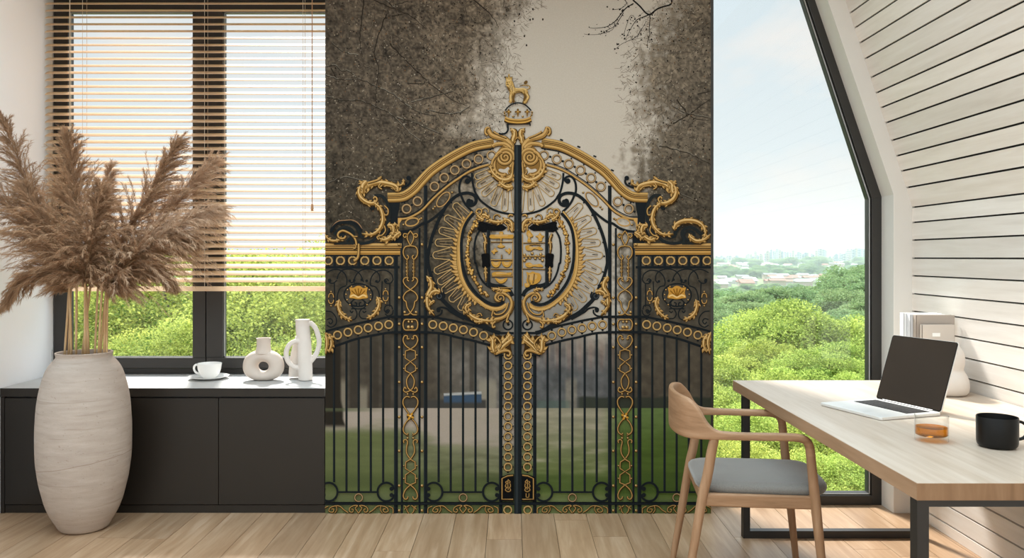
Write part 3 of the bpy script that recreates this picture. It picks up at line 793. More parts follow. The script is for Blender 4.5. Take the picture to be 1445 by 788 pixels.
def acan(pts, w, lobes=7, side=0, both_=True, mb=None, ln=1.0, n=8):
    """acanthus: a swelling gold stem fringed with curling lobes"""
    mb = mb or gold
    q = crom(pts, n)
    for r in ((q, mirr(q)) if both_ else (q,)):
        flip = 1 if r is q else -1
        m = len(r)
        ribbon(mb, [(x+.3, y+.8) for x, y in r], lambda t: leafw(w)(t)+2.2, GD)
        for k in range(lobes):
            i = int((k+.5)/lobes*(m-2)); p = Vector(r[i]); t = (Vector(r[i+1])-p)
            if t.length < 1e-6: continue
            t.normalize(); nn = Vector((-t.y, t.x))
            for sgn in ((1, -1) if side == 0 else (side*flip,)):
                l = w*ln*(.75+.25*sin(k*2.1))
                tip = p+t*l*.75+nn*sgn*l*.95; mid = p+t*l*.15+nn*sgn*l*.7
                for (cc, off, sc) in ((GD, .5, 1.22), (GM, 0, 1.0), (GH, -.25, .5)):
                    a = p-t*l*.32*sc; b = p+t*l*.42*sc
                    pts_ = crom([tuple(a), tuple(mid-t*l*.22*sc), tuple(tip), tuple(mid+t*l*.42*sc), tuple(b)], 4)
                    blob(mb, [(x, y+off) for x, y in pts_], cc)
        gs1(r, leafw(w), mb, dark=False)
        ribbon(mb, [(x+.12*w, y+.22*w) for x, y in r], lambda t: leafw(w)(t)*.16, (120, 84, 34))
        ribbon(mb, [(x-.1*w, y-.2*w) for x, y in r], lambda t: leafw(w)(t)*.16, GL_)
def ZA(x, y): return (725+x/7.879, 170+y/7.879)
def ZB(x, y): return (865+x/5.629, 230+y/5.629)
def ZC(x, y): return (725+x/7.879, 270+y/7.879)
def ZD(x, y): return (725+x/7.879, 370+y/7.879)
def ZE(x, y): return (865+x/6.564, 360+y/6.564)
def ZF(x, y): return (729+x/4.636, 340+y/4.636)
def ZG(x, y): return (685+x/9.85, 460+y/9.85)
def ZQ(x, y): return (690+x/6.881, 640+y/6.881)
def ZL(x, y): return (640+x/6.061, 90+y/6.061)
def ZN(x, y): return (459+x/11.26, 300+y/11.26)
def T(f, *pts): return [f(*p) for p in pts]

# ---------------------------------------------------------------- twigs, snow and seed balls of the printed trees
def tw(path, w, col, i):
    ribbon(twig, path, w, col, d=.0007+(i % 60)*6e-6)
for i in range(4600):
    left = mrng.random() < .70
    y = mrng.uniform(-88, 320)
    if left:
        e = poly(y, EL); x = 459 + (e-459+30)*mrng.random()**.75
        a = mrng.choice([.45, .6, 1.2, 1.5, 2.2, -.4])+mrng.uniform(-.6, .6)
    else:
        e = poly(y, ER); x = 1003-(1003-e+26)*mrng.random()**.75
        a = pi-mrng.choice([.4, .7, 1.3, 2.0, -.4])+mrng.uniform(-.6, .6)
    if y > 205 and 560 < x < 900 : continue
    edge = (e-x if left else x-e)
    p = [(x, y)]; n_ = mrng.randint(2, 5)
    for k in range(n_):
        a += mrng.uniform(-.32, .32); s_ = mrng.uniform(1.2, 3.2); p.append((p[-1][0]+s_*cos(a), p[-1][1]+s_*sin(a)))
    base = (56, 48, 40) if mrng.random() < .6 else (104, 94, 80)
    if edge < 40: base = mixc(base, (120, 108, 94), .7*(1-max(0, edge)/44))
    kf = mrng.uniform(.85, 1.2); tw(p, mrng.uniform(.3, .65), tuple(v*kf for v in base), i)
for i in range(3200):
    left = mrng.random() < .68; y = mrng.uniform(-88, 320)
    e = poly(y, EL if left else ER)
    x = 459+(e-459+16)*mrng.random()**.9 if left else 1003-(1003-e+14)*mrng.random()**.9
    if y > 205 and 560 < x < 900: continue
    c = mrng.choice([(34, 29, 24), (40, 33, 26), (150, 138, 122), (134, 122, 104), (104, 78, 54)])
    r = mrng.uniform(.4, 1.15)
    blob(twig, circ(x, y, r, r*mrng.uniform(.7, 1.3), 7), c, d=.0009+(i % 60)*6e-6)
snow = [[(459, 94), (473, 91), (482, 99), (493, 100), (505, 110), (520, 116), (536, 124), (556, 133), (572, 146), (592, 158), (615, 163)], [(459, 105), (478, 111), (500, 112), (506, 110)], [(459, 119), (466, 122), (467, 133)], [(461, 136), (484, 141), (510, 142), (530, 150), (548, 158), (562, 170), (578, 186), (600, 205)],
        [(545, 0), (556, 10), (558, 5), (578, 2)], [(553, 22), (572, 19)], [(575, 117), (600, 117)], [(580, 143), (606, 137), (640, 128)], [(603, 155), (640, 160), (664, 150)], [(560, 165), (590, 175), (625, 190)], [(463, 258), (490, 250), (540, 262)], [(468, 60), (484, 72), (506, 78)],
        [(985, 132), (1003, 128)], [(950, 150), (970, 160), (1003, 166)], [(930, 205), (960, 212), (985, 222), (1003, 232)], [(925, 260), (950, 268), (985, 285)]]
for i, s_ in enumerate(snow):
    q = [(x+mrng.uniform(-.8, .8), y+mrng.uniform(-.8, .8)) for x, y in crom(s_, 6)]
    ribbon(twig, [(x, y+.8) for x, y in q], lambda t: 1.7-.7*t, (48, 42, 34), d=.00108)
    for j in range(0, len(q)-3, 4): ribbon(twig, q[j:j+mrng.choice([3, 4, 5])], mrng.uniform(.5, .95), mrng.choice([(120, 113, 101), (134, 127, 114), (100, 93, 81)]), d=.0011+i*4e-6)
dkb = [[(514, -5), (510, 30), (508, 60), (512, 80)], [(545, 20), (536, 45), (528, 75), (534, 95), (531, 125), (530, 160)], [(550, 62), (570, 82), (590, 102), (612, 122), (640, 142), (660, 150)], [(467, 96), (476, 112)], [(668, 0), (690, 18), (704, 38)], [(520, -4), (545, 8), (575, 20), (600, 40)], [(950, 175), (975, 160), (1002, 140)], [(955, 140), (975, 165), (1003, 170)]]
for i, s_ in enumerate(dkb):
    q = [(x+mrng.uniform(-.7, .7), y+mrng.uniform(-.7, .7)) for x, y in crom(s_, 6)]
    ribbon(twig, q, lambda t: 1.8-1.1*t, (44, 38, 31), d=.00106+i*2e-6)
# the near dark twig against the sky
br = [([(948, -2), (946.5, 6), (936, 9.5), (928, 12.5), (922, 17), (917, 20.5), (911, 18), (903, 9), (893, 0)], lambda t: 2.2), ([(917, 20.5), (908, 24), (899, 28), (894, 34), (888, 44), (882, 56)], lambda t: 1.6-1.1*t), ([(894, 5), (884, 11), (877, 19), (868, 30), (858, 37), (850, 39), (838, 40), (831, 39)], lambda t: 1.7-1.2*t),
      ([(917, 21), (917, 30), (916, 42), (917, 50), (914, 58), (914, 68)], lambda t: 1.2-.6*t), ([(880, 18), (868, 36), (856, 43), (847, 48)], lambda t: 1.0-.5*t), ([(868, 32), (864, 42), (848, 48), (832, 49), (824, 48)], lambda t: .7-.2*t), ([(905, 40), (898, 52), (886, 58), (876, 63), (868, 70)], lambda t: .6), ([(912, 30), (904, 44), (899, 53)], lambda t: .6), ([(880, -2), (884, 5), (876, 12), (864, 14)], lambda t: 1.0-.4*t), ([(897, 26), (890, 22), (884, 36), (880, 50)], lambda t: .6)]
for i, (s_, w_) in enumerate(br): ribbon(twig, crom(s_, 5), w_, (28, 25, 23), d=.00112+i*2e-6)
for i in range(150):
    s_ = mrng.choice(br[1:])[0]; p = mrng.choice(s_)
    blob(twig, circ(p[0]+mrng.gauss(0, 4.5), p[1]+mrng.gauss(0, 3), mrng.choice([.5, .6, .8, 1.2]), n=8), (32, 28, 25), d=.00116+i*1e-6)
for x, y in ((748, 28), (752, 27), (766, 27.5), (740, 51), (743, 64), (752, 13), (733, 20), (726, 30)):
    blob(twig, circ(x, y, 1.2, 1.7, 8), (44, 38, 32), d=.00116)
twig.build('printed_twigs', M_print, mu_root, colors=True)

# ================================================================ IRONWORK that lies furthest back
def vbar(x0, x1, y0, y1, both_=True):
    for (a, b) in (((x0, x1), (1461-x1, 1461-x0)) if both_ else ((x0, x1),)):
        d = dep()
        iron.add([mp(clampx(a), y0, d), mp(clampx(b), y0, d), mp(clampx(b), y1, d), mp(clampx(a), y1, d)], [(0, 1, 2, 3)], ink(BK))
        if b-a > 2.6 and a > 460 and b < 1002:
            d = dep(); w = (b-a)*.22
            iron.add([mp(a+.35, y0, d), mp(a+.35+w, y0, d), mp(a+.35+w, y1, d), mp(a+.35, y1, d)], [(0, 1, 2, 3)], ink(BK2))
def lowcurve(x):      # underside rail of the ringed band, x on the mirrored side
    L = [(757, 487.5), (768, 486.8), (793.7, 479), (815, 475), (837, 470.5), (858.4, 469.2), (905, 469), (923, 471.5), (955.5, 478), (980, 486), (992, 489), (1003, 493)]
    for (a, b), (c, d_) in zip(L[:-1], L[1:]):
        if a <= x <= c: return b+(d_-b)*(x-a)/(c-a)
    return 487
for xc in (772.6, 790, 807.6, 825, 842): vbar(xc-1.6, xc+1.6, lowcurve(xc), 681 if xc in (772.6, 842) else 694)
for xc in (920.3, 937.7, 954.8, 972, 989.5): vbar(xc-1.6, xc+1.6, lowcurve(xc), 681 if xc in (920.3, 989.5) else 694)
# side frame panels
for x0, x1, y0 in ((857.8, 863, 262), (867.5, 870.5, 322), (892.3, 895.3, 330), (899.4, 905, 360)): vbar(x0, x1, y0, 725)
vbar(752, 757, 500, 725)
both(lambda p: blob(iron, p, BK), T(ZB, (175, 312), (266, 312), (268, 350), (252, 420), (262, 520), (300, 600), (240, 640), (165, 640), (165, 560), (198, 520), (196, 430)))
both(lambda p: blob(iron, p, BK), [(894.5, 343), (1003, 343), (1003, 347), (894.5, 347)])
# dark backing of the ring row under the cornice
for k in range(7):
    xx = 903.3+17.15*k; vbar(xx-2.2, xx+2.2, 358, 378)
both(lambda p: ribbon(iron, p, 3.6, BK), [(897, 377.5), (1003, 377.5)])
both(lambda p: ribbon(iron, p, 2.4, BK), [(897, 361), (1003, 361)])
# scrollwork panel
S1 = [[(270, 230), (285, 180), (330, 147), (375, 142), (430, 158), (468, 200), (482, 250), (478, 285)], [(392, 232), (402, 180), (440, 145), (500, 130), (560, 140), (605, 175), (630, 225), (632, 262)], [(545, 250), (570, 190), (610, 150), (670, 132), (735, 140), (775, 180), (790, 225)], [(700, 280), (700, 220), (722, 170), (770, 138), (830, 138), (885, 165)],
      [(270, 230), (295, 262), (335, 262), (352, 236), (330, 222), (312, 240)], [(392, 232), (412, 256), (432, 240)], [(632, 240), (655, 258), (676, 240)], [(790, 235), (825, 262), (860, 255), (868, 230), (848, 224)],
      [(478, 285), (430, 300), (400, 360), (402, 440)], [(705, 285), (760, 310), (785, 370), (790, 440)], [(300, 270), (303, 380), (300, 480)], [(372, 245), (375, 330), (378, 470)], [(815, 262), (812, 380), (815, 480)],
      [(275, 505), (290, 470), (335, 470), (352, 510), (325, 540), (305, 515), (325, 505)], [(270, 510), (280, 550), (320, 565), (345, 545)], [(895, 520), (840, 530), (800, 580), (800, 640), (845, 670), (885, 650)], [(885, 600), (850, 590), (830, 615), (850, 640), (868, 620)],
      [(520, 500), (560, 500), (585, 545), (565, 585), (520, 592)], [(660, 500), (625, 500), (605, 545), (620, 590), (655, 605)], [(545, 420), (520, 450), (540, 490), (590, 500), (640, 490), (665, 450), (640, 420)], [(520, 520), (540, 535), (552, 520)], [(640, 520), (655, 535), (670, 515)]]
for s_ in S1: bs(T(ZE, *s_), 1.7)
for s_ in ((340, 245), (425, 245), (515, 240), (672, 240), (855, 240), (328, 520), (560, 230), (632, 236)): dot(*ZE(*s_), 2.0)
both(lambda p: ribbon(iron, p, 2.0, BK, closed=True), circ(*ZE(592, 372), 20.3, 16.0, 40))
bs(T(ZE, (592, 405), (560, 412), (535, 440), (545, 470), (575, 475), (585, 450), (565, 440)), 1.8); bs(T(ZE, (600, 405), (630, 412), (655, 440), (645, 470), (615, 475), (607, 450), (627, 440)), 1.8)
for s_ in ((490, 322), (478, 368), (480, 412), (512, 460), (528, 292), (655, 292), (692, 322), (706, 365), (696, 415), (670, 460)): gdot(*ZE(*s_), 1.0)
# gold links
for lx, ly in ((340, 380), (845, 405)):
    X, Y_ = ZE(lx, ly)
    gs([(X-3.6, Y_-1.5), (X-2.6, Y_-6), (X, Y_-7.4), (X+2.6, Y_-6), (X+3.6, Y_-1.5)], 1.5); gs([(X-3.6, Y_+1.8), (X-2.6, Y_+5.5), (X, Y_+7), (X+2.6, Y_+5.5), (X+3.6, Y_+1.8)], 1.5)
    gdot(X, Y_-10, 1.0); gdot(X, Y_+10, 1.0)
# shell badge
pts = T(ZE, (508, 300), (545, 308), (572, 290), (592, 286), (612, 290), (640, 305), (674, 302), (664, 350), (676, 396), (640, 402), (592, 410), (545, 404), (504, 396), (516, 350))
both(lambda p: blob(gold, [(x, y+.8) for x, y in p], GD), crom(pts, 4, True)); both(lambda p: blob(gold, p, (190, 138, 58)), crom(pts, 4, True))
for a, b in (((530, 330), (592, 395)), ((560, 315), (592, 395)), ((592, 310), (592, 395)), ((625, 315), (592, 395)), ((655, 330), (592, 395))):
    both(lambda p: ribbon(gold, p, 1.7, (128, 84, 24)), T(ZE, a, b))
both(lambda p: ribbon(gold, p, 2.2, (226, 190, 126)), crom(T(ZE, (515, 386), (550, 372), (592, 392), (634, 372), (668, 386)), 5))
acan(T(ZE, (418, 392), (398, 440), (412, 500), (452, 556), (516, 590)), 5.6, 7)
acan(T(ZE, (768, 418), (778, 470), (755, 540), (712, 580), (650, 604)), 5.6, 7)

# ringed bow under it, both curves
UP = [(736, 470.5), (745, 470.2), (762, 469.5), (783, 461.8), (815, 454.3), (837, 450), (858, 447.3), (905, 447.3), (923, 449.8), (955, 456.5), (985, 463.5), (1003, 468.5)]
LO = [(762, 491), (768, 488), (793.7, 481), (815, 476.5), (837, 471.2), (858, 469.5), (905, 469.5), (923, 471.5), (955.5, 478), (980, 486), (1003, 494)]
bs(UP, 3.2); bs(LO, 3.4)
for x, y in ((850, 548), (917, 558), (985, 570), (1050, 583), (1117, 598), (1185, 617), (230, 620), (296, 598), (362, 582), (428, 570), (494, 557), (562, 548)):
    X, Y_ = ZF(x, y); gring(X, Y_, 5.3, 2.0)
    dot(X, Y_-7.8, 1.6); dot(X, Y_+7.9, 1.6)
for k in range(6):
    X = 911.9+17.15*k; gring(X, 368, 5.3, 2.1)
    dot(X, 360.9, 1.4); dot(X, 375, 1.4)

# cornice
for (a, b, c) in ((343.6, 347.0, (196, 156, 96)), (347.0, 348.3, (84, 58, 28)), (348.3, 350.0, (182, 140, 80)), (350.0, 351.4, (52, 36, 16)), (351.4, 353, (150, 112, 60)), (353, 354.2, (48, 32, 14)), (354.2, 357, (192, 148, 82)), (357, 359.8, (156, 114, 54))):
    x0 = 894.3 if a < 349 else 896.2
    both(lambda p: blob(gold, p, c), [(x0, a), (1003, a), (1003, b), (x0, b)])

# ---------------------------------------------------------------- arch: gold rail, ring row, inner strip
RAIL = [(764, 200.8), (768.2, 201.7), (791, 206.2), (811.3, 215.3), (832.9, 227.7), (851.9, 241), (865, 254.3), (874.8, 265.5), (884.5, 273.5), (895.2, 278), (913.9, 278.9)]
STRIP = [(771, 232.5), (786, 236.9), (800, 243), (813.8, 251.9), (826.5, 260.7), (838, 270), (851, 282), (865, 296.6), (875.7, 303.7), (886.3, 308.2), (898.8, 309.6)]
# (right-hand run reads left to right: side offset < 0 is above)
bs([(p[0], p[1]+8.6) for p in RAIL[:-1]], 1.8)
q = crom(RAIL, 10)
for r, s in ((q, 1), (mirr(q), -1)):
    for (a, b, c) in ((-6.9, 7.4, (72, 50, 22)), (-6.6, -3.7, (194, 156, 94)), (-3.7, -2.7, (78, 54, 26)), (-2.7, -1.4, (178, 138, 78)), (-1.4, -.3, (54, 36, 16)), (-.3, 1.0, (166, 126, 68)), (1.0, 2.0, (66, 44, 20)), (2.0, 4.6, (196, 156, 92)), (4.6, 6.0, (150, 112, 56)), (6.0, 7.0, (112, 80, 38))):
        ribbon(gold, r, 0, c, o0=a*s, o1=b*s)
for x, y in ((530, 218), (722, 295), (900, 400), (1095, 556)):
    X, Y_ = ZA(x, y); bs([(X-2, Y_-.8), (X+2.2, Y_+.9)], 2.2)
bs([(p[0]+1.2, p[1]-2.9) for p in STRIP], 1.3)
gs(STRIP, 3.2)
for pts in (T(ZB, (165, 438), (194, 438), (192, 530), (184, 530), (180, 480), (165, 458)),): both(lambda p: blob(gold, p, (196, 150, 84)), pts)
for x, y in (ZA(335, 388), ZA(478, 430), ZA(612, 483), ZA(742, 552), ZA(860, 638), ZA(968, 735), ZB(38, 305), ZB(125, 365)): gring(x, y, 5.9, 1.9, soft=True)
for x, y in (ZA(406, 406), ZA(545, 455), ZA(677, 518), ZA(802, 594), ZA(917, 687), ZB(83, 335), ZB(170, 388)): dot(x, y, 1.7)
for x, y in (ZA(345, 325), ZA(497, 365), ZA(640, 425), ZA(778, 495), ZA(905, 585), ZA(1020, 690), ZB(65, 268), ZB(140, 318), ZA(455, 492), ZA(588, 545), ZA(708, 608), ZA(820, 688)): dot(x, y, 1.2)
both(lambda p: ribbon(gold, p, 1.6, (176, 138, 88), closed=True), circ(*ZC(870, 92), 12.4, 6.2, 30, radians(50)))
both(lambda p: ribbon(gold, p, .7, GD, closed=True), circ(*ZC(870, 92), 11.2, 5.1, 30, radians(50)))
for x, y in (ZC(772, 12), ZC(962, 172), ZC(982, 195), ZB(20, 448), ZB(150, 490), ZB(8, 440)): gdot(x, y, 1.2)
both(lambda p: ribbon(gold, p, 1.8, (186, 144, 84), closed=True), circ(*ZB(82, 470), 9.4, 5.4, 30, radians(14)))

# ---------------------------------------------------------------- shell rays (thin petals)
def petal(b0, b1, tip, wd, both_=True):
    """two long lines from the base pair to a lobed end at tip"""
    b0, b1, tip = Vector(b0), Vector(b1), Vector(tip)
    ax_ = tip-(b0+b1)/2; L_ = ax_.length; ax_.normalize(); nn = Vector((-ax_.y, ax_.x))
    if (b1-b0).dot(nn) < 0: nn = -nn
    e0 = tip-ax_*wd*.55-nn*wd*.5; e1 = tip-ax_*wd*.55+nn*wd*.5
    path = [b0, b0.lerp(e0, .5)-nn*.15, e0-nn*.1, e0+ax_*wd*.28+nn*wd*.02, tip-nn*wd*.2-ax_*wd*.04, tip, tip+nn*wd*.2-ax_*wd*.04, e1+ax_*wd*.28-nn*wd*.02, e1+nn*.1, b1.lerp(e1, .5)+nn*.15, b1]
    qq = crom([tuple(p) for p in path], 5)
    for r in ((qq, mirr(qq)) if both_ else (qq,)):
        ribbon(gold, [(x+.4, y+.4) for x, y in r], 1.3, (84, 66, 42)); ribbon(gold, r, 1.0, (190, 158, 108))
    for f_ in (.3, .7):
        m0 = b0.lerp(b1, f_); m1 = e0.lerp(e1, f_)
        both(lambda p: ribbon(gold, p, .7, (164, 136, 96)), [tuple(m0), tuple(m0.lerp(m1, .93))])
    mid = (b0+b1)/2
    c0 = mid.lerp(tip, .42); c1 = mid.lerp(tip, .74)
    both(lambda p: ribbon(gold, p, .9, (66, 52, 34)), [tuple(c0), tuple(c1)])
TIPS = [(738.2, 299.6), (749.3, 298.2), (766, 290.3), (780.5, 275.5), (788.2, 263.5), (790.8, 250.8)]
BASE = [(736, 268), (744, 268), (751, 266), (758, 261.5), (764, 255), (768.5, 246.5), (770, 238)]
for i in range(1, 6): petal(BASE[i], BASE[i+1] if i+1 < len(BASE) else BASE[i], TIPS[i], 8.6)
petal((731.5, 268), (740, 268), (733, 300), 8.0)
OT = T(ZC, (752, 140), (852, 285), (916, 430), (960, 570), (985, 715))+T(ZD, (968, 110), (926, 235), (880, 330), (796, 432), (690, 530))
IB = T(ZC, (570, 250), (625, 315), (690, 400), (735, 470), (762, 545), (785, 625), (796, 715))+T(ZD, (790, 20), (770, 95), (745, 160), (705, 245), (660, 320), (615, 385), (560, 440))
IBq = crom(IB, 4)
for i, t_ in enumerate(OT):
    a = int(i/len(OT)*(len(IBq)-1)); b = int((i+1)/len(OT)*(len(IBq)-1)); petal(IBq[a], IBq[b], t_, 9.6)

# ---------------------------------------------------------------- big black scrolls
bs(T(ZA, (552, 585), (545, 680), (520, 788))+T(ZC, (490, 55), (450, 110), (350, 185), (250, 230), (140, 253), (60, 258)), 3.0)
bs(T(ZA, (600, 690), (572, 672), (575, 640), (622, 622), (664, 650), (688, 710), (690, 788))+T(ZC, (668, 60), (640, 120), (600, 175), (540, 232)), 3.2)
dot(*ZA(600, 676), 4.0)
bs(T(ZC, (562, 120), (586, 100), (598, 130), (570, 160), (525, 145), (504, 100), (522, 52), (580, 24), (650, 26), (725, 55), (800, 120), (858, 200), (910, 300), (955, 400), (995, 510), (1022, 620), (1036, 700), (1040, 788))+T(ZD, (1030, 60), (1006, 150), (968, 240), (930, 320)), 4.6)
dot(*ZC(560, 118), 3.4)
bs(T(ZC, (840, 175), (900, 235), (965, 290), (1040, 342), (1103, 362))+T(ZB, (50, 518), (110, 540), (175, 548)), 3.6)
for x, y in (ZC(778, 128), ZC(870, 268), ZC(945, 415), ZC(992, 570), ZC(1005, 725), ZD(990, 110), ZD(940, 260)): dot(x, y, 1.3)
bs(T(ZD, (905, 385), (870, 430), (810, 490), (730, 560), (640, 612), (540, 655), (420, 708), (310, 770), (240, 790)), 5.6)
bs(T(ZD, (640, 640), (780, 560), (830, 520), (890, 505), (935, 520), (930, 550), (905, 545)), 2.6); bs(T(ZD, (885, 530), (890, 570), (930, 600), (985, 605)), 2.4)
dot(*ZD(918, 528), 2.6)
dot(*ZD(908, 380), 5.6); both(lambda p: ribbon(iron, p, 1.2, (66, 70, 72), closed=True), circ(*ZD(915, 380), 3.0)); bs(T(ZD, (870, 330), (855, 380), (880, 420)), 2.4)
both(lambda p: ribbon(iron, p, 2.2, BK, closed=True), circ(*ZD(152, 700), 6.6, n=26)); dot(*ZD(148, 694), 2.0)

# ---------------------------------------------------------------- gold band with leafy edge round the shield
BAND = T(ZC, (540, 232), (610, 325), (662, 430), (690, 550), (700, 680), (697, 788))+T(ZD, (690, 70), (668, 170), (618, 280), (545, 375), (470, 440), (395, 492), (310, 520), (230, 512), (165, 470))
bq = crom(BAND, 6)
for r, s in ((bq, 1), (mirr(bq), -1)):
    m = len(r)
    for k in range(6, m-8, 2):
        p = Vector(r[k]); t = (Vector(r[k+1])-p); 
        if t.length < 1e-6: continue
        t.normalize(); nn = Vector((t.y, -t.x))*s
        if k > m-26: sc_l = 3.4
        else: sc_l = 5.2 + 6.2*sin(pi*min(1, k/(m-20)))
        big = (k//2) % 2
        l = sc_l*(1 if big else .72)
        tip = p+nn*l*1.15-t*l*.25*(1 if k < m//2 else -1); 
        for cc, sc, off in ((GD, 1.25, .6), (GM, 1, 0), (GH, .5, -.3)):
            a = p-t*2.2*sc+nn*1.0; b = p+t*2.2*sc+nn*1.0; mid = p+nn*l*.62
            blob(gold, [(x, y+off) for x, y in crom([tuple(a), tuple(mid-t*2.5*sc), tuple(tip), tuple(mid+t*2.5*sc), tuple(b)], 3)], cc)
    ribbon(gold, r, 6.2, GD); ribbon(gold, r, 5.0, (196, 154, 88)); ribbon(gold, r, 0, GH, o0=-1.8, o1=-.4); ribbon(gold, r, 0, (132, 94, 42), o0=1.0, o1=1.6)
# inner black arcs
A2 = T(ZC, (528, 242), (600, 330), (646, 430), (668, 560), (668, 700), (662, 788))+T(ZD, (640, 100), (600, 210), (536, 310), (460, 392), (375, 450), (300, 474), (240, 466), (195, 436))
bs(A2, 4.2)
A3 = T(ZC, (468, 440), (508, 520), (524, 640), (518, 788))+T(ZD, (505, 20), (484, 110), (445, 195), (392, 255), (330, 295))
bs(A3, 2.8)
bs(T(ZD, (100, 380), (125, 330), (165, 296), (220, 272), (290, 265), (345, 250), (385, 220)), 5.4)
# laurel swag between the arcs
LA = T(ZC, (488, 300), (535, 390), (578, 480), (594, 570), (600, 680), (592, 788))+T(ZD, (585, 40), (552, 130), (505, 225), (440, 320), (365, 388))
lq = crom(LA, 7)
for r, s in ((lq, 1), (mirr(lq), -1)):
    for k in range(0, len(r)-1, 2):
        p = r[k]; fat = 3.4+1.9*sin(k*.42)
        for j in range(3):
            a = mrng.uniform(0, 2*pi); rr_ = mrng.uniform(0, fat*.75)
            x, y = p[0]+rr_*cos(a), p[1]+rr_*sin(a); e_ = mrng.uniform(1.5, 2.7); ro_ = mrng.uniform(0, 3)
            blob(gold, circ(x+.3, y+.7, e_+.5, e_*.75+.4, 10, ro_), GD); blob(gold, circ(x, y, e_, e_*.7, 10, ro_), mrng.choice([GM, (196, 150, 74), (166, 118, 50)])); blob(gold, circ(x-.4, y-.5, e_*.5, e_*.32, 8, ro_), mrng.choice([GH, GL_]))
# shield frame
both(lambda p: blob(iron, p, (14, 15, 16)), T(ZC, (160, 408), (215, 368), (330, 370), (390, 352), (450, 332), (482, 350), (476, 388), (497, 422), (440, 458), (390, 455), (345, 442), (220, 444), (185, 428)))
vbar(769.2, 774, 325, 404)
both(lambda p: blob(iron, p, (12, 13, 14)), crom(T(ZC, (362, 695), (440, 700), (444, 740), (438, 788))+T(ZD, (438, 20), (432, 62), (350, 55), (350, 0)), 3, True))
for f_, p_ in ((ZC, ((425, 470), (400, 540), (408, 610), (402, 690))), (ZD, ((402, 55), (400, 120), (396, 215)))): acan(T(f_, *p_), 3.2, 3)
# charges of the arms: rows of small gilt figures on grey
both(lambda p: ribbon(gold, p, 1.2, (176, 136, 78)), [(737.4, 331), (737.4, 404)])
def figs(side, items):
    for it in items:
        kind, pts, w = it
        if kind == 'b':
            q_ = crom(pts, 4, True); blob(gold, [(x+.3, y+.8) for x, y in q_], GD); blob(gold, q_, (190, 142, 62)); 
            cx_ = sum(p[0] for p in pts)/len(pts); cy_ = sum(p[1] for p in pts)/len(pts)
            blob(gold, [((x-cx_)*.55+cx_-.4, (y-cy_)*.5+cy_-.7) for x, y in q_], GH)
        elif kind == 'l': gs(pts, w, both_=False)
        elif kind == 'd': [gdot(*p, w, both_=False) for p in pts]
def KK(x, y): return (640+x/6.567, 280+y/6.567)
figs('L', [('b', T(KK, (345, 338), (420, 338), (425, 312), (460, 312), (465, 338), (548, 338), (548, 372), (465, 372), (345, 372)), 0), ('l', T(KK, (440, 372), (440, 415)), 2.2), ('l', T(KK, (345, 405), (545, 405)), .9),
    ('b', T(KK, (405, 445), (425, 430), (438, 412), (455, 432), (478, 445), (455, 458), (425, 458)), 0), ('b', T(KK, (350, 490), (370, 478), (385, 458), (398, 478), (412, 492), (385, 500), (378, 520), (362, 505)), 0), ('b', T(KK, (480, 470), (505, 478), (512, 462), (535, 480), (528, 500), (515, 520), (500, 500), (482, 490)), 0), ('l', T(KK, (445, 520), (445, 560)), 1.0),
    ('l', T(KK, (345, 570), (545, 570)), 1.6), ('b', T(KK, (350, 585), (395, 592), (440, 585), (425, 625), (395, 642), (362, 625)), 0), ('b', T(KK, (448, 585), (495, 592), (540, 585), (526, 625), (495, 640), (460, 625)), 0), ('l', T(KK, (345, 655), (545, 655)), 1.0),
    ('b', T(KK, (355, 700), (375, 685), (440, 682), (500, 690), (535, 685), (532, 712), (480, 712), (400, 715), (365, 716)), 0), ('l', T(KK, (355, 722), (548, 722)), 1.4), ('b', T(KK, (385, 738), (440, 752), (498, 738), (480, 772), (440, 790), (405, 772)), 0)])
figs('L', [('l', T(KK, (350, 830), (545, 828)), 1.0), ('b', T(KK, (365, 850), (420, 840), (500, 842), (530, 860), (480, 872), (440, 900), (400, 872)), 0)])
figs('R', [('b', T(ZC, (140, 470), (165, 430), (200, 470), (215, 500), (180, 520), (195, 560), (150, 560), (160, 515)), 0), ('b', T(ZC, (240, 500), (270, 490), (290, 462), (312, 490), (340, 498), (318, 520), (312, 555), (275, 555), (270, 520)), 0), ('l', T(ZC, (105, 575), (345, 572)), .9),
    ('b', T(ZC, (130, 610), (175, 600), (205, 620), (290, 618), (325, 645), (290, 655), (230, 642), (190, 662), (140, 655)), 0), ('l', T(ZC, (170, 600), (230, 590), (300, 600)), 1.1), ('d', T(ZC, (120, 705), (160, 718), (205, 690), (250, 718), (300, 700), (330, 720), (140, 745), (180, 740), (240, 745), (290, 742), (120, 770), (320, 768)), 1.8), ('l', T(ZC, (105, 725), (345, 722)), 1.4)])
figs('R', [('b', T(ZD, (130, 15), (180, 5), (220, 30), (290, 20), (328, 50), (280, 55), (220, 50), (180, 62), (140, 50)), 0), ('l', T(ZD, (95, 72), (345, 80)), .9), ('b', T(ZD, (140, 110), (175, 120), (210, 105), (245, 118), (285, 125), (305, 160), (290, 210), (240, 245), (180, 250), (140, 215), (150, 160)), 0), ('b', T(ZD, (120, 240), (165, 235), (175, 270), (130, 280)), 0), ('l', T(ZD, (165, 140), (160, 200), (180, 240)), 1.0), ('l', T(ZD, (225, 125), (220, 180), (210, 235)), 1.0)])
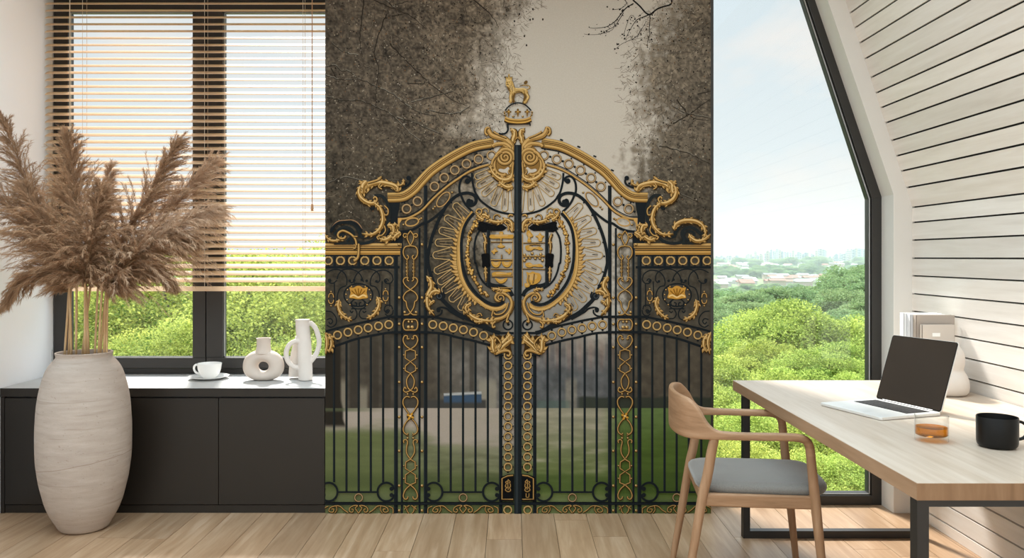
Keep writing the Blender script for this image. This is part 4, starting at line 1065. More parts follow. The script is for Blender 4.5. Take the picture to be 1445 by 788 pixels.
# gilt mantle above the shield
acan(T(ZC, (108, 452), (100, 400), (118, 350), (160, 318), (215, 330)), 6.2, 4); gs(T(ZC, (150, 440), (150, 390), (190, 350), (215, 340)), 2.2)
acan(T(ZC, (200, 335), (270, 345), (340, 330), (390, 305)), 4.8, 5); gs(T(ZC, (235, 285), (270, 258), (305, 275), (310, 310)), 1.6)
acan(T(ZC, (360, 300), (400, 270), (440, 265), (500, 275)), 5.4, 4); gs(T(ZC, (470, 270), (445, 235), (450, 205), (485, 200), (505, 230), (480, 250)), 2.4); acan(T(ZC, (420, 320), (460, 300), (505, 250)), 4.6, 3)
gs(T(ZC, (95, 270), (130, 262), (150, 285)), 2.6)
gs(T(ZC, (370, 235), (372, 205), (405, 185), (440, 200)), 1.2, soft=True)
# the great lower scroll
gs(T(ZD, (100, 430), (108, 490), (135, 560), (190, 610), (260, 642), (340, 660)), lambda t: 7.0-2*t)
gs(T(ZD, (232, 412), (246, 430), (276, 425), (292, 390), (262, 348), (205, 345), (140, 385), (112, 440), (116, 500), (150, 570), (215, 618), (310, 640)), lambda t: 3.2+2.2*t)
gs(spiral(*ZD(236, 400), 5.6, 1.0, 2.4, 1.1, 30), 2.0)
gs(T(ZD, (150, 450), (170, 520), (220, 572), (290, 580), (320, 540)), 2.2); gs(T(ZD, (320, 545), (330, 600), (300, 620)), 1.8)
acan(T(ZD, (630, 480), (612, 540), (560, 600), (480, 640), (380, 655), (300, 655)), 7.0, 8, ln=.95); acan(T(ZD, (560, 465), (600, 480), (622, 520), (590, 580)), 4.4, 4)
gs(T(ZD, (500, 585), (460, 570), (440, 600)), 1.4); acan(T(ZD, (430, 660), (470, 665), (520, 668)), 3.4, 3)
gs(T(ZD, (140, 580), (160, 630), (165, 665), (142, 655)), 2.6); gs(T(ZD, (290, 660), (322, 690), (318, 725), (292, 715)), 2.6)
acan(T(ZD, (220, 320), (270, 300), (330, 305)), 3.4, 4)
# leaf at the oval's flank
acan(T(ZD, (1050, 165), (1010, 215), (1000, 280), (1036, 360), (1046, 440), (1030, 520), (968, 592)), 7.6, 7, side=0, ln=.75); acan(T(ZD, (905, 335), (950, 322), (1000, 345), (1030, 400)), 6.0, 4); acan(T(ZD, (965, 430), (1005, 450), (1030, 490)), 3.4, 3)

# ---------------------------------------------------------------- top centre scrolls
both(lambda p: blob(gold, p, (132, 98, 50)), T(ZA, (90, 560), (95, 420), (100, 320), (130, 280), (180, 260), (250, 320), (300, 400), (350, 500), (330, 580), (290, 650), (200, 700), (110, 720)))
both(lambda p: blob(gold, p, (190, 178, 162)), crom(T(ZA, (130, 560), (150, 520), (190, 545), (240, 540), (255, 560), (220, 580), (170, 585), (150, 600)), 4, True))
acan(T(ZA, (100, 270), (92, 215), (75, 165), (85, 115), (125, 120)), 8.0, 4, ln=.7)
gs(T(ZA, (100, 335), (125, 262), (185, 210), (265, 190), (330, 165), (365, 110), (372, 78)), lambda t: 9.6-3.2*t); gs(T(ZA, (372, 78), (398, 95), (402, 140), (378, 168)), 3.4); gs(T(ZA, (165, 195), (230, 170), (290, 140), (310, 122)), 2.6)
gs(T(ZA, (102, 345), (140, 290), (190, 262), (255, 262), (305, 275), (322, 295)), lambda t: 7.4-2*t); gs(T(ZA, (110, 350), (150, 305), (200, 285)), 2.4)
gs(T(ZA, (97, 300), (98, 400), (105, 470), (125, 520)), 4.0); gs(T(ZA, (92, 470), (100, 540), (105, 610)), 3.0)
gs([(x, y) for x, y in spiral(*ZA(180, 412), 13.0, 1.2, pi*.9, 2.6, 70)], lambda t: 5.6-3.2*t)
gs(T(ZA, (225, 345), (270, 375), (298, 440), (302, 520), (270, 585), (210, 612), (178, 600)), lambda t: 5.6-1.4*t)
gs(T(ZA, (290, 400), (325, 460), (330, 540), (300, 610), (250, 655), (180, 680)), lambda t: 3.6)
acan(T(ZA, (105, 600), (115, 640), (160, 665), (225, 660), (290, 620), (330, 560), (352, 480)), 7.6, 9, ln=.85)
acan(T(ZA, (95, 735), (150, 748), (205, 725), (245, 690)), 6.0, 5)
gs(T(ZA, (125, 600), (145, 575), (135, 545)), 1.6)

# ---------------------------------------------------------------- shoulder scrolls (mirrored)
bs(T(ZB, (108, 120), (95, 145), (108, 175), (150, 195), (180, 200)), 3.0); dot(*ZB(108, 122), 3.4); dot(*ZB(128, 165), 1.8)
bs(T(ZB, (395, 355), (380, 335), (340, 345), (318, 400), (318, 470), (352, 540), (410, 580), (480, 585), (500, 545), (540, 490), (620, 470), (690, 490), (720, 540)), 5.4, col=(32, 36, 36)); dot(*ZB(398, 358), 3.6)
bs(T(ZB, (380, 262), (320, 265), (278, 320), (262, 400), (280, 480), (320, 555), (370, 600), (420, 632), (500, 640), (560, 620), (545, 560), (580, 520), (640, 520), (700, 570)), 4.4, col=(34, 38, 38)); bs(T(ZB, (545, 640), (600, 640), (700, 640)), 4.0, col=(36, 38, 36)); bs(T(ZB, (610, 570), (640, 585), (640, 555), (590, 545), (560, 580), (600, 625)), 3.4, col=(34, 38, 38))
acan(T(ZB, (188, 228), (205, 190), (262, 168), (330, 158), (395, 168), (440, 195), (470, 205)), 8.2, 9, ln=.95); acan(T(ZB, (150, 130), (152, 165), (190, 185)), 3.0, 3); gs(T(ZB, (330, 160), (345, 190), (320, 210)), 2.0); gs(T(ZB, (215, 215), (240, 190), (290, 180)), 2.0)
gs(T(ZB, (352, 130), (325, 112), (345, 132), (400, 150), (450, 160), (500, 145)), 3.0)
acan(T(ZB, (440, 150), (470, 185), (475, 235), (490, 245)), 9.0, 6, ln=.8); acan(T(ZB, (490, 190), (502, 230), (480, 285), (430, 318), (385, 322), (362, 300)), 7.4, 7, ln=.75); gs(T(ZB, (372, 318), (358, 290), (375, 270), (388, 285)), 2.6)
acan(T(ZB, (375, 325), (335, 360), (312, 420), (316, 480), (345, 535), (400, 570), (478, 565)), 6.6, 11, ln=.75); gs(T(ZB, (300, 340), (272, 370), (275, 410), (300, 415)), 2.0); gs(T(ZB, (300, 500), (292, 540), (320, 575), (350, 575)), 2.0)

rq = [('a', T(ZB, (482, 530), (500, 490), (560, 462), (640, 462), (700, 490), (732, 545), (725, 600)), 7.4, 10), ('a', T(ZB, (604, 570), (622, 600), (665, 622), (720, 612), (775, 570)), 6.4, 6)]
for _, p_, w_, l_ in rq: acan(p_, w_, l_, ln=.75, both_=False)
acan(T(ZB, (215, 480), (212, 520), (235, 560), (255, 595), (300, 615), (345, 600)), 7.4, 6, ln=.9); gs(T(ZB, (345, 610), (358, 590), (335, 580)), 2.2); acan(T(ZB, (275, 500), (240, 500), (225, 540), (240, 580)), 6.0, 4); acan(T(ZB, (172, 555), (205, 575), (235, 610)), 5.4, 4)
# the other shoulder keeps its scroll in shadow, with a leaf hanging over the cornice
ribbon(gold, crom(T(ZN, (95, 300), (130, 210), (210, 140), (330, 125), (420, 120), (500, 150), (560, 210), (590, 270)), 8), 1.3, (150, 116, 84))
bs(T(ZN, (90, 320), (140, 220), (230, 160), (350, 150), (450, 165), (540, 230), (590, 290)), 3.0, both_=False)
acan(T(ZN, (0, 350), (50, 420), (120, 450), (220, 440), (310, 400)), 4.0, 5, both_=False); gs(T(ZN, (330, 375), (300, 410), (240, 410), (205, 370), (220, 320), (280, 290), (360, 315), (440, 370), (485, 440), (500, 520)), 3.0, both_=False)
gs(T(ZN, (450, 380), (515, 382)), 1.6, both_=False); gs(T(ZN, (495, 510), (480, 570), (450, 575)), 1.6, both_=False); gs(T(ZN, (535, 500), (535, 600), (525, 700), (490, 750), (455, 765)), lambda t: 3.0+1.5*t, both_=False)

# ---------------------------------------------------------------- side columns: chain of hearts and hexagons
CXC = 881.6
def col(pts, w=1.7, dense=8):      # half pattern given by offset from the column axis; mirrored about the axis, then about the gate
    for s in (1, -1): gs([(CXC+s*p[0], p[1]) for p in pts], w, dense)
def colL(pts, w=1.7): col(pts, w, 1)
col([(0, 326), (4, 332), (4.2, 338), (0, 347)]); col([(4, 331), (8.5, 330), (10, 333), (7.5, 335.5), (6, 333)], 1.5)
col([(0, 347), (7, 348.5), (10, 354), (9.2, 361), (5, 366.2), (2.5, 363), (4.5, 360.2)])
for y, r in ((369, 1.3), (373, 1.7), (378, 2.0), (383, 1.9), (388, 1.4)):
    gdot(CXC+4.7, y, r); gdot(CXC-4.7, y, r)
col([(4.7, 366), (4.7, 391)], 1.0)
col([(2, 397), (4.5, 395), (3.5, 392), (8, 392.5), (10, 397), (7, 403), (0, 409)]); col([(0, 409), (6.5, 413), (10, 419), (8.8, 424), (6.2, 426), (4.5, 434), (0, 441.5)]); col([(0, 441.5), (3.5, 444), (9, 444.5)]); 
for s in (1, -1): gdot(CXC+s*8, 440.5, 1.7)
for p0, p1, w in (((855, 447.6), (908, 447.6), 3.3), ((855, 469), (908, 469), 3.6)): both(lambda p: ribbon(iron, p, w, BK), [p0, p1])
col([(0, 451), (7, 451), (10, 455), (10, 461), (7.5, 465.5), (0, 465.8)]);
for s in (1, -1): gdot(CXC+s*2.6, 461.6, 2.3); gdot(CXC+s*2.4, 454, 1.5)
col([(1.5, 478), (4.5, 478.2), (4.2, 474.5), (8, 474), (10.3, 480), (7, 487.5), (0, 493)]); colL([(0, 493), (7, 495.5), (7.4, 505.5), (0, 510.5), (7, 516.5), (7.4, 523), (0, 527)])
col([(0, 527), (4.6, 534), (5.4, 540), (3.5, 547), (0, 551)]); col([(0, 551), (6, 553.5), (9.6, 551), (8, 546.5), (5.8, 549)])
for s in (1, -1): gdot(CXC+s*4, 556, 1.2); gdot(CXC+s*4, 618, 1.3); gdot(CXC+s*4, 614, 1.4)
col([(1, 560.5), (5.5, 559.5), (10, 564), (10, 571), (5.5, 579), (1, 585)]); col([(1, 590), (6.5, 596), (10, 604), (9, 610), (5, 613), (3, 611)])
for cx_ in (CXC, 1461-CXC):
    blob(gold, circ(cx_, 588, 5.2, 4.2), GD)
    for a in range(4):
        blob(gold, circ(cx_+3.4*cos(a*pi/2+.5), 587.4+3.2*sin(a*pi/2+.5), 2.4, 1.6, 10, a*pi/2+.5), (196, 140, 48))
    blob(gold, circ(cx_, 587, 1.5), GL_)
col([(9, 625), (9.6, 621.5), (6, 620.5), (4, 624), (5.6, 632), (5, 640), (0, 648)]); colL([(0, 648), (6.6, 652), (7, 661), (0, 665.5), (7, 670), (7.2, 681), (0, 684)]); col([(0, 684), (7, 691), (10, 699), (8, 704), (4.5, 703.5), (3.5, 700.5)])
for s in (1, -1):
    for y in (501, 520, 657, 675): gdot(CXC+s*9.2, y, 1.0)
for y in (345, 420, 457, 490, 539, 588, 636, 685, 720):
    gdot(865.2, y, 1.7); gdot(897.3, y, 1.7)
col([(1.5, 713), (5, 716), (4.6, 721), (1.5, 725)], 1.3); col([(9, 714), (6, 715), (8.6, 719)], 1.2)

# ---------------------------------------------------------------- centre stile with its ring columns
for k in range(12):
    y = 501.5+14.3*k
    gring(744.2, y, 5.2, 1.9); dot(744.2, y+7.15, 1.5); dot(751, y, 1.2); dot(737.3, y, 1.2)
gring(744.6, 719.4, 5.2, 2.0)
# acanthus brackets where the bow meets the stile
both(lambda p: blob(gold, p, (60, 40, 14)), crom(T(ZG, (525, 130), (600, 110), (650, 150), (700, 130), (760, 140), (830, 120), (855, 170), (800, 230), (820, 310), (760, 410), (700, 400), (640, 375), (560, 420), (530, 380), (545, 260), (520, 200)), 4, True))
acan(T(ZG, (780, 385), (720, 320), (660, 250), (590, 175), (540, 125)), 8.4, 7); acan(T(ZG, (770, 370), (790, 300), (790, 220), (830, 150)), 8.0, 5); acan(T(ZG, (720, 370), (650, 290), (560, 215), (530, 200)), 6.6, 5)
gs(T(ZG, (740, 380), (660, 350), (580, 345), (550, 380), (570, 415), (600, 405)), lambda t: 4.4-1.4*t); gs(T(ZG, (710, 320), (680, 250), (720, 180), (760, 150)), 2.4)
bs(T(ZG, (660, 388), (760, 420)), 2.0)
# brackets cut by the sheet's edge
acan(T(ZF, (1255, 612), (1230, 640), (1222, 680), (1240, 730)), 6.4, 5); acan(T(ZF, (1270, 600), (1250, 660), (1262, 740)), 6.0, 4)

# ---------------------------------------------------------------- foot of the gate
def cring(x, flip):
    a0 = radians(38)
    path = []
    for k in range(37):
        a = a0+(2*pi-2*a0)*k/36
        path.append((x-flip*(12.3*cos(a)), 694+13.0*sin(a)))
    bs(path, 3.0, 1)
    for s in (1, -1): dot(x-flip*7.4, 694+s*4.4, 3.0); bs([(x-flip*12.3*cos(a0), 694+s*13*sin(a0)), (x-flip*11, 694+s*4.6), (x-flip*8, 694+s*4.4)], 2.2, 5)
cring(767, 1); cring(848.8, -1); cring(915.5, 1); cring(996.5, -1)
for a, b in ((778, 837), (926, 985)): both(lambda p: ribbon(iron, p, 2.6, BK), [(a, 694.2), (b, 694.2)])
gring(807.4, 702, 5.4, 1.3, soft=True); gring(954.5, 702, 5.4, 1.3, soft=True)
both(lambda p: ribbon(iron, p, 3.4, BK), [(736, 710.6), (1003, 710.6)])
both(lambda p: ribbon(iron, p, 1.2, (18, 20, 20)), [(736, 708.6), (1003, 708.6)])
def fili(xc, half):
    for s in (1, -1):
        X = lambda u: xc+s*u*half
        gs([(X(0), 724), (X(.09), 717), (X(.03), 713.5), (X(.12), 713), (X(.24), 716), (X(.26), 721), (X(.18), 722.5), (X(.15), 719), (X(.20), 718)], 1.4); gs([(X(.3), 723), (X(.42), 719), (X(.52), 714.5), (X(.64), 713.5), (X(.8), 716), (X(.84), 721), (X(.74), 722.5), (X(.70), 718.5), (X(.77), 718)], 1.4)
        gs([(X(.64), 713.5), (X(.62), 719), (X(.68), 724)], 1.1); gs([(X(.86), 714), (X(.97), 717), (X(.98), 724)], 1.3)
fili(807.5, 50.5); fili(954.5, 49.5)
# lock boxes
both(lambda p: blob(iron, p, (12, 13, 13)), [(736, 668.5), (745, 669.5), (754.6, 673), (755, 707), (736, 707)])
gs([(737, 670.4), (745, 671.4), (752.6, 675), (752.6, 704.2), (737, 704.2)], 1.7, 1)
for s_ in (T(ZQ, (372, 250), (352, 275), (380, 290), (395, 275), (372, 262)), T(ZQ, (352, 290), (350, 320), (372, 330), (398, 318), (390, 295)), T(ZQ, (358, 330), (348, 355), (372, 368), (398, 352), (385, 330)), T(ZQ, (372, 255), (374, 300), (370, 350))): gs(s_, 1.2)
gs(T(ZQ, (360, 385), (362, 420), (385, 420), (388, 385)), 1.0, both_=False)

# ---------------------------------------------------------------- centre post and its finial
vbar(725.6, 736, 205, 725, False); vbar(726.4, 728.6, 206, 724, False)
d = dep(); iron.add([mp(727.6, 206, d), mp(731, 206, d), mp(731, 724, d), mp(727.6, 724, d)], [(0, 1, 2, 3)], ink((46, 52, 54)))
dot(730, 325, 1.0, (70, 74, 76), False)
# crown
bs(T(ZL, (455, 520), (658, 516)), 2.4, both_=False); bs(T(ZL, (462, 520), (465, 570), (440, 600), (395, 605)), 2.6, both_=False); bs(T(ZL, (655, 515), (655, 535)), 1.6, both_=False); dot(*ZL(395, 600), 1.4, BK, False)
cq = crom(T(ZL, (440, 470), (480, 485), (550, 492), (615, 487), (662, 470)), 8)
ribbon(crownm, [(x, y+1.5) for x, y in cq], 7.6, GD); ribbon(crownm, cq, 5.6, (170, 126, 56)); ribbon(crownm, [(x, y-2) for x, y in cq], 1.6, GH); ribbon(crownm, [(x, y+2.6) for x, y in cq], 1.8, (196, 148, 72)); ribbon(crownm, [(x, y+.4) for x, y in cq], 1.0, (96, 66, 24))
bs(T(ZL, (440, 405), (470, 370), (510, 346), (550, 338), (600, 348), (640, 378), (664, 405)), 1.9, both_=False)
ribbon(crownm, crom(T(ZL, (440, 410), (436, 430), (448, 460)), 5), 1.6, GM); ribbon(crownm, crom(T(ZL, (664, 410), (672, 430), (656, 460)), 5), 1.6, GM)
for x in (472, 550, 630):
    X, Y_ = ZL(x, 415); s_ = 1 if x == 550 else .86
    for a in range(4): blob(crownm, circ(X+2.5*s_*cos(a*pi/2), Y_+2.7*s_*sin(a*pi/2), 2.1*s_, 1.5*s_, 10, a*pi/2), (108, 76, 30))
    blob(crownm, circ(X, Y_, 1.5), (190, 146, 76)); ribbon(crownm, [(X, Y_), (X, Y_+6.5)], 1.6, (124, 90, 38))
for x in (510, 592): gdot(*ZL(x, 452), 1.2, False, crownm)
for x, y in ((436, 420), (440, 440), (672, 415), (668, 438)): gdot(*ZL(x, y), .9, False, crownm)
crownm.build('printed_crown', M_print, mu_root, colors=True)
# lion
def lb(pts, c, n=5): blob(lionm, crom(T(ZL, *pts), n, True), c)
def lr(pts, w, c): ribbon(lionm, crom(T(ZL, *pts), 6), w, c)
LG, LD, LHI = (184, 148, 88), (104, 76, 36), (216, 184, 126)
lr([(618, 226), (648, 216), (652, 200), (630, 188), (592, 190), (566, 194)], 1.5, LD); lr([(618, 224), (646, 214), (648, 200), (628, 187), (592, 188)], .9, LG); lb([(600, 172), (606, 156), (620, 146), (634, 154), (630, 170), (616, 180)], LD)
for dx, dy, c in ((3, 5, LD), (0, 0, LG)):      # trunk, mane and haunch in one outline
    lb([(452+dx, 148+dy), (478+dx, 140+dy), (502+dx, 150+dy), (514+dx, 178+dy), (524+dx, 205+dy), (560+dx, 212+dy), (598+dx, 210+dy), (626+dx, 222+dy), (636+dx, 248+dy), (628+dx, 272+dy), (604+dx, 268+dy), (588+dx, 252+dy), (556+dx, 248+dy), (528+dx, 256+dy), (512+dx, 276+dy), (488+dx, 270+dy), (476+dx, 240+dy), (462+dx, 218+dy), (452+dx, 190+dy), (448+dx, 166+dy)], c)
lr([(526, 252), (516, 280), (512, 306), (516, 326), (506, 332)], 2.8, LD); lr([(496, 256), (489, 285), (492, 318), (480, 336)], 4.8, LD); lr([(494, 254), (487, 285), (490, 318), (478, 334)], 3.6, LG); lr([(490, 268), (486, 300), (488, 320)], 1.0, LHI)
lr([(606, 258), (612, 284), (606, 306), (602, 330), (590, 336)], 3.0, LD); lr([(620, 250), (636, 278), (638, 292), (624, 316), (618, 330), (602, 337)], 4.2, LD); lr([(618, 250), (634, 278), (636, 292), (622, 316), (615, 329), (600, 335)], 3.0, LG); lr([(628, 262), (637, 284), (630, 304)], .9, LHI)
lr([(530, 214), (562, 218), (598, 216), (620, 228)], 1.5, LHI); lr([(530, 246), (558, 242), (590, 248)], 1.3, LD); lr([(600, 232), (606, 248), (600, 262)], .9, LD)
for k in range(7): lr([(474+k*6, 162+k*7), (470+k*7, 184+k*7), (478+k*6, 206+k*7)], .9, LD if k % 2 else LHI)
for k in range(4): lr([(458+k*6, 196+k*4), (462+k*6, 214+k*5), (472+k*5, 230+k*5)], .8, LD)
lb([(449, 150), (472, 146), (488, 156), (486, 178), (476, 190), (456, 194), (447, 180)], (204, 166, 100)); lr([(454, 163), (463, 161)], 1.0, (70, 48, 20)); lr([(472, 160), (480, 162)], 1.0, (70, 48, 20)); lr([(452, 182), (464, 180), (472, 184)], 1.1, (70, 48, 20)); lr([(462, 164), (458, 174)], .8, LD)
lb([(444, 112), (458, 120), (474, 102), (490, 118), (504, 112), (500, 144), (474, 148), (448, 144)], LD); lb([(448, 119), (460, 124), (474, 108), (488, 122), (500, 118), (496, 138), (474, 142), (452, 138)], LG); lr([(450, 141), (474, 145), (498, 141)], 1.2, LHI); blob(lionm, circ(*ZL(474, 98), 1.3, n=8), LG)
lionm.build('printed_lion', M_print, mu_root, colors=True)
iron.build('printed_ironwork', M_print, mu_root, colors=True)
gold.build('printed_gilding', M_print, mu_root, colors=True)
print('mural strokes', zc[0])
# =================================================================== desk
M_oak = wood('oak_top', (176, 155, 134), (191, 173, 155), (202, 187, 171), (14, .9, 14), .42, 2.6, bump=.05, spec=.4)
M_edge_shade = wood('oak_edge_shaded', (116, 88, 62), (136, 105, 77), (152, 121, 92), (9, 9, 1.2), .5, 3.0, bump=.05)  # cross-grain oak, darkened to put the front edge in shade
M_side_shade = wood('oak_side_shaded', (146, 114, 86), (166, 134, 105), (182, 151, 122), (9, .8, 9), .5, 3.0, bump=.05)  # side edge oak with a weaker shade in its colour
M_steel = plain('black_powder_coat', (34, 33, 32), .45, .04)
ZD_, TH = .732, .048
DX0, DX1, DY0, DY1 = 1.108, 2.098, 2.228, 4.085
dk = empty('desk', ((DX0+DX1)/2, (DY0+DY1)/2, 0)); tag(dk, 'oak desk with black steel frames along the boarded wall', 'desk')
MB().box(rel(dk, DX0, DY0, ZD_-TH), rel(dk, DX1, DY1, ZD_)).build('tabletop', M_oak, dk, bevel=.0015)
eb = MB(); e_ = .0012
eb.box(rel(dk, DX0-e_, DY0-e_, ZD_-TH+.0004), rel(dk, DX1, DY0+.0002, ZD_-.0014)); eb.build('shaded_edge', M_edge_shade, dk)  # thin strip over the front edge carrying the painted shade
MB().box(rel(dk, DX0-e_, DY0+.0002, ZD_-TH+.0004), rel(dk, DX0+.0002, DY1, ZD_-.0014)).build('shaded_edge', M_side_shade, dk)
def legframe(y0, y1, xr, w=.032, hb=.036, ht=.0175):
    z1 = ZD_-TH-.0005; x0 = DX0+.001
    m = MB()
    m.box(rel(dk, x0, y0, .0005), rel(dk, x0+w, y1, z1)); m.box(rel(dk, xr-w, y0, .0005), rel(dk, xr, y1, z1))
    m.box(rel(dk, x0+w, y0, .0005), rel(dk, xr-w, y1, hb)); m.box(rel(dk, x0+w, y0, z1-ht), rel(dk, xr-w, y1, z1))
    m.build('leg_frame', M_steel, dk)
legframe(DY0+.002, DY0+.042, 2.06); legframe(3.905, 3.945, 1.985)

# =================================================================== laptop
M_alu = plain('silver_aluminium', (226, 222, 216), .38, .02, 6, metal=.25)
M_screen = plain('dark_screen', (50, 44, 39), .12, .02, 2, spec=.35)
M_bezel = plain('black_bezel', (18, 17, 17), .25, .02)
M_keys = plain('dark_keys', (46, 43, 41), .5)
lp = empty('laptop', (1.475, 3.2785, ZD_+.0005), radians(19.1)); tag(lp, 'open silver laptop with a dark blank screen on the desk', 'laptop')
D2, W2 = .148, .169
def rrect(hx, hy, r, n=6, cx=0, cy=0):
    o = []
    for (sx_, sy_, a0) in ((1, 1, 0), (-1, 1, 90), (-1, -1, 180), (1, -1, 270)):
        for k in range(n+1):
            a = radians(a0+90*k/n); o.append((cx+sx_*(hx-r)+r*cos(a), cy+sy_*(hy-r)+r*sin(a)))
    return o
MB().prism([(x, y, .001) for x, y in rrect(D2, W2, .012)], (0, 0, .0115)).build('base', M_alu, lp, bevel=.002)
kb = MB().box((.002, -.142, .0118), (.118, .142, .0131), None)
kbo = kb.build('keyboard', M_bezel, lp)
km = MB()
for r in range(6):
    for c in range(14):
        x0 = .0055+r*.0187; y0 = -.1395+c*.01995
        km.box((x0, y0, .013), (x0+(.0165 if r < 5 else .013), y0+.0175, .0142))
km.build('keys', M_keys, kbo)
MB().prism([(x, y, .0122) for x, y in rrect(.043, .062, .004, 4, -.085, 0)], (0, 0, .0006)).build('trackpad', plain('trackpad_glass', (214, 210, 204), .3), lp)
# lid, leaning back from the hinge
la = radians(18.8); LH = .285
def lid(u, v, w): return (D2-.004+u*sin(la)+w*cos(la), v, .0125+u*cos(la)-w*sin(la))
LR = [(u+LH/2, v) for u, v in rrect(LH/2, W2, .012)]
nrm = Vector(lid(0, 0, 1))-Vector(lid(0, 0, 0))
ld = MB().prism([lid(u, v, 0) for u, v in LR], nrm*.0055).build('lid', M_alu, lp)
MB().prism([lid(u+LH/2, v, -.0007) for u, v in rrect(LH/2-.0012, W2-.0012, .011)], nrm*.0006).build('bezel', M_bezel, ld)
MB().prism([lid(u+LH/2+.001, v, -.0011) for u, v in rrect(LH/2-.0052, W2-.005, .006)], nrm*.0005).build('screen', M_screen, ld)
MB().tube([(D2-.003, -.13, .0125), (D2-.003, .13, .0125)], .0045, 12).build('hinge', M_bezel, lp, smooth=.6)

# =================================================================== tumbler and whisky
M_tumbler = glass('clear_tumbler', (.97, .98, .98), 1.5, 1.0)
M_whisky = glass('amber_whisky', (.93, .56, .16), 1.33, .9)
gxp, gyp = 1.408, 2.735
tg = MB().lathe([(.0485, 0), (.0515, .003), (.0522, .012), (.0525, .086), (.0518, .0875), (.051, .0865), (.0502, .022), (.044, .0185), (.0, .0178)], 64, close=False)
tg = tg.build('tumbler', M_tumbler, smooth=.7, loc=(gxp, gyp, ZD_+.0006)); tag(tg, 'low clear glass tumbler half full of amber drink', 'glass')
wh = MB().lathe([(.0, .0184), (.0435, .0191), (.0497, .0228), (.0499, .0475), (.0485, .0468), (.0, .0466)], 64, close=False).build('whisky', M_whisky, smooth=.7, loc=(gxp, gyp, ZD_+.0006)); tag(wh, 'amber whisky inside the clear tumbler', 'drink')

# =================================================================== mug
M_mug = plain('black_stoneware', (20, 19, 18), .34, .06, 30, .05, 200, spec=.25)
mg = empty('coffee_mug', (1.579, 2.652, ZD_+.0006)); tag(mg, 'black mug standing at the near end of the desk', 'mug')
MB().lathe([(.046, 0), (.053, .002), (.0585, .008), (.0605, .018), (.0612, .05), (.0615, .097), (.0605, .0992), (.0585, .0985), (.0575, .09), (.056, .02), (.045, .008), (.02, .006)], 64).build('body', M_mug, mg, smooth=.9)
hp = crom([(.0585, -.0, .080), (.076, -.004, .081), (.092, -.007, .068), (.094, -.007, .050), (.083, -.005, .030), (.0585, -.0, .022)], 8)
MB().tube(hp, 0, 14, flat=(.0072, .0050)).build('handle', M_mug, mg, smooth=True)

# =================================================================== books, box and gourd vase by the wall
M_page = plain('paper_pages', (240, 237, 230), .9, .03, 60)
def book(name, lab, x0, x1, y0, y1, h, mat, group='books at the back of the desk'):
    r = empty(name, ((x0+x1)/2, (y0+y1)/2, ZD_+.0006)); tag(r, lab, 'book', group)
    a = ((x1-x0)/2, (y1-y0)/2)
    m = MB(); t = .003
    m.box((-a[0], -a[1], 0), (a[0], -a[1]+t, h)); m.box((-a[0], a[1]-t, 0), (a[0], a[1], h)); m.box((-a[0], -a[1], 0), (-a[0]+t, a[1], h))
    m.build('cover', mat, r, bevel=.0008)
    MB().box((-a[0]+t, -a[1]+t+.0003, .004), (a[0]-.004, a[1]-t-.0003, h-.004)).build('pages', M_page, r)
    return r
book('book', 'white book standing last in the row behind the laptop', 1.884, 2.066, 3.918, 3.962, .347, plain('white_cover', (238, 238, 238), .6, .01))
book('book', 'pale grey book standing between the white and the taupe one', 1.897, 2.078, 3.880, 3.915, .343, plain('pale_grey_cover', (222, 222, 224), .6, .01))
book('book', 'taupe book with its front cover facing the room', 1.907, 2.089, 3.845, 3.877, .343, plain('taupe_cover', (176, 162, 150), .7, .02))
nb = book('notebook', 'small beige notebook with a white tag before the taupe book', 1.918, 2.070, 3.812, 3.835, .300, plain('beige_cover', (206, 194, 182), .75, .02))
MB().box((-.028, -.0132, .245), (.008, -.0116, .262)).build('tag', plain('white_tag', (245, 243, 238), .7), nb)
gv = MB().lathe([(.060, 0), (.078, .003), (.087, .014), (.0905, .04), (.0885, .065), (.079, .09), (.0695, .106), (.066, .113), (.0675, .122), (.071, .14), (.0715, .162), (.0675, .186), (.058, .207), (.045, .222), (.030, .231), (.020, .2345), (.016, .2345), (.013, .231), (.03, .215), (.04, .18), (.04, .03)], 56)
gv = gv.build('gourd_vase', M_bisque2, smooth=.9, loc=(1.957, 3.665, ZD_+.0006)); tag(gv, 'white gourd shaped vase behind the laptop beside the boarded wall', 'vase')

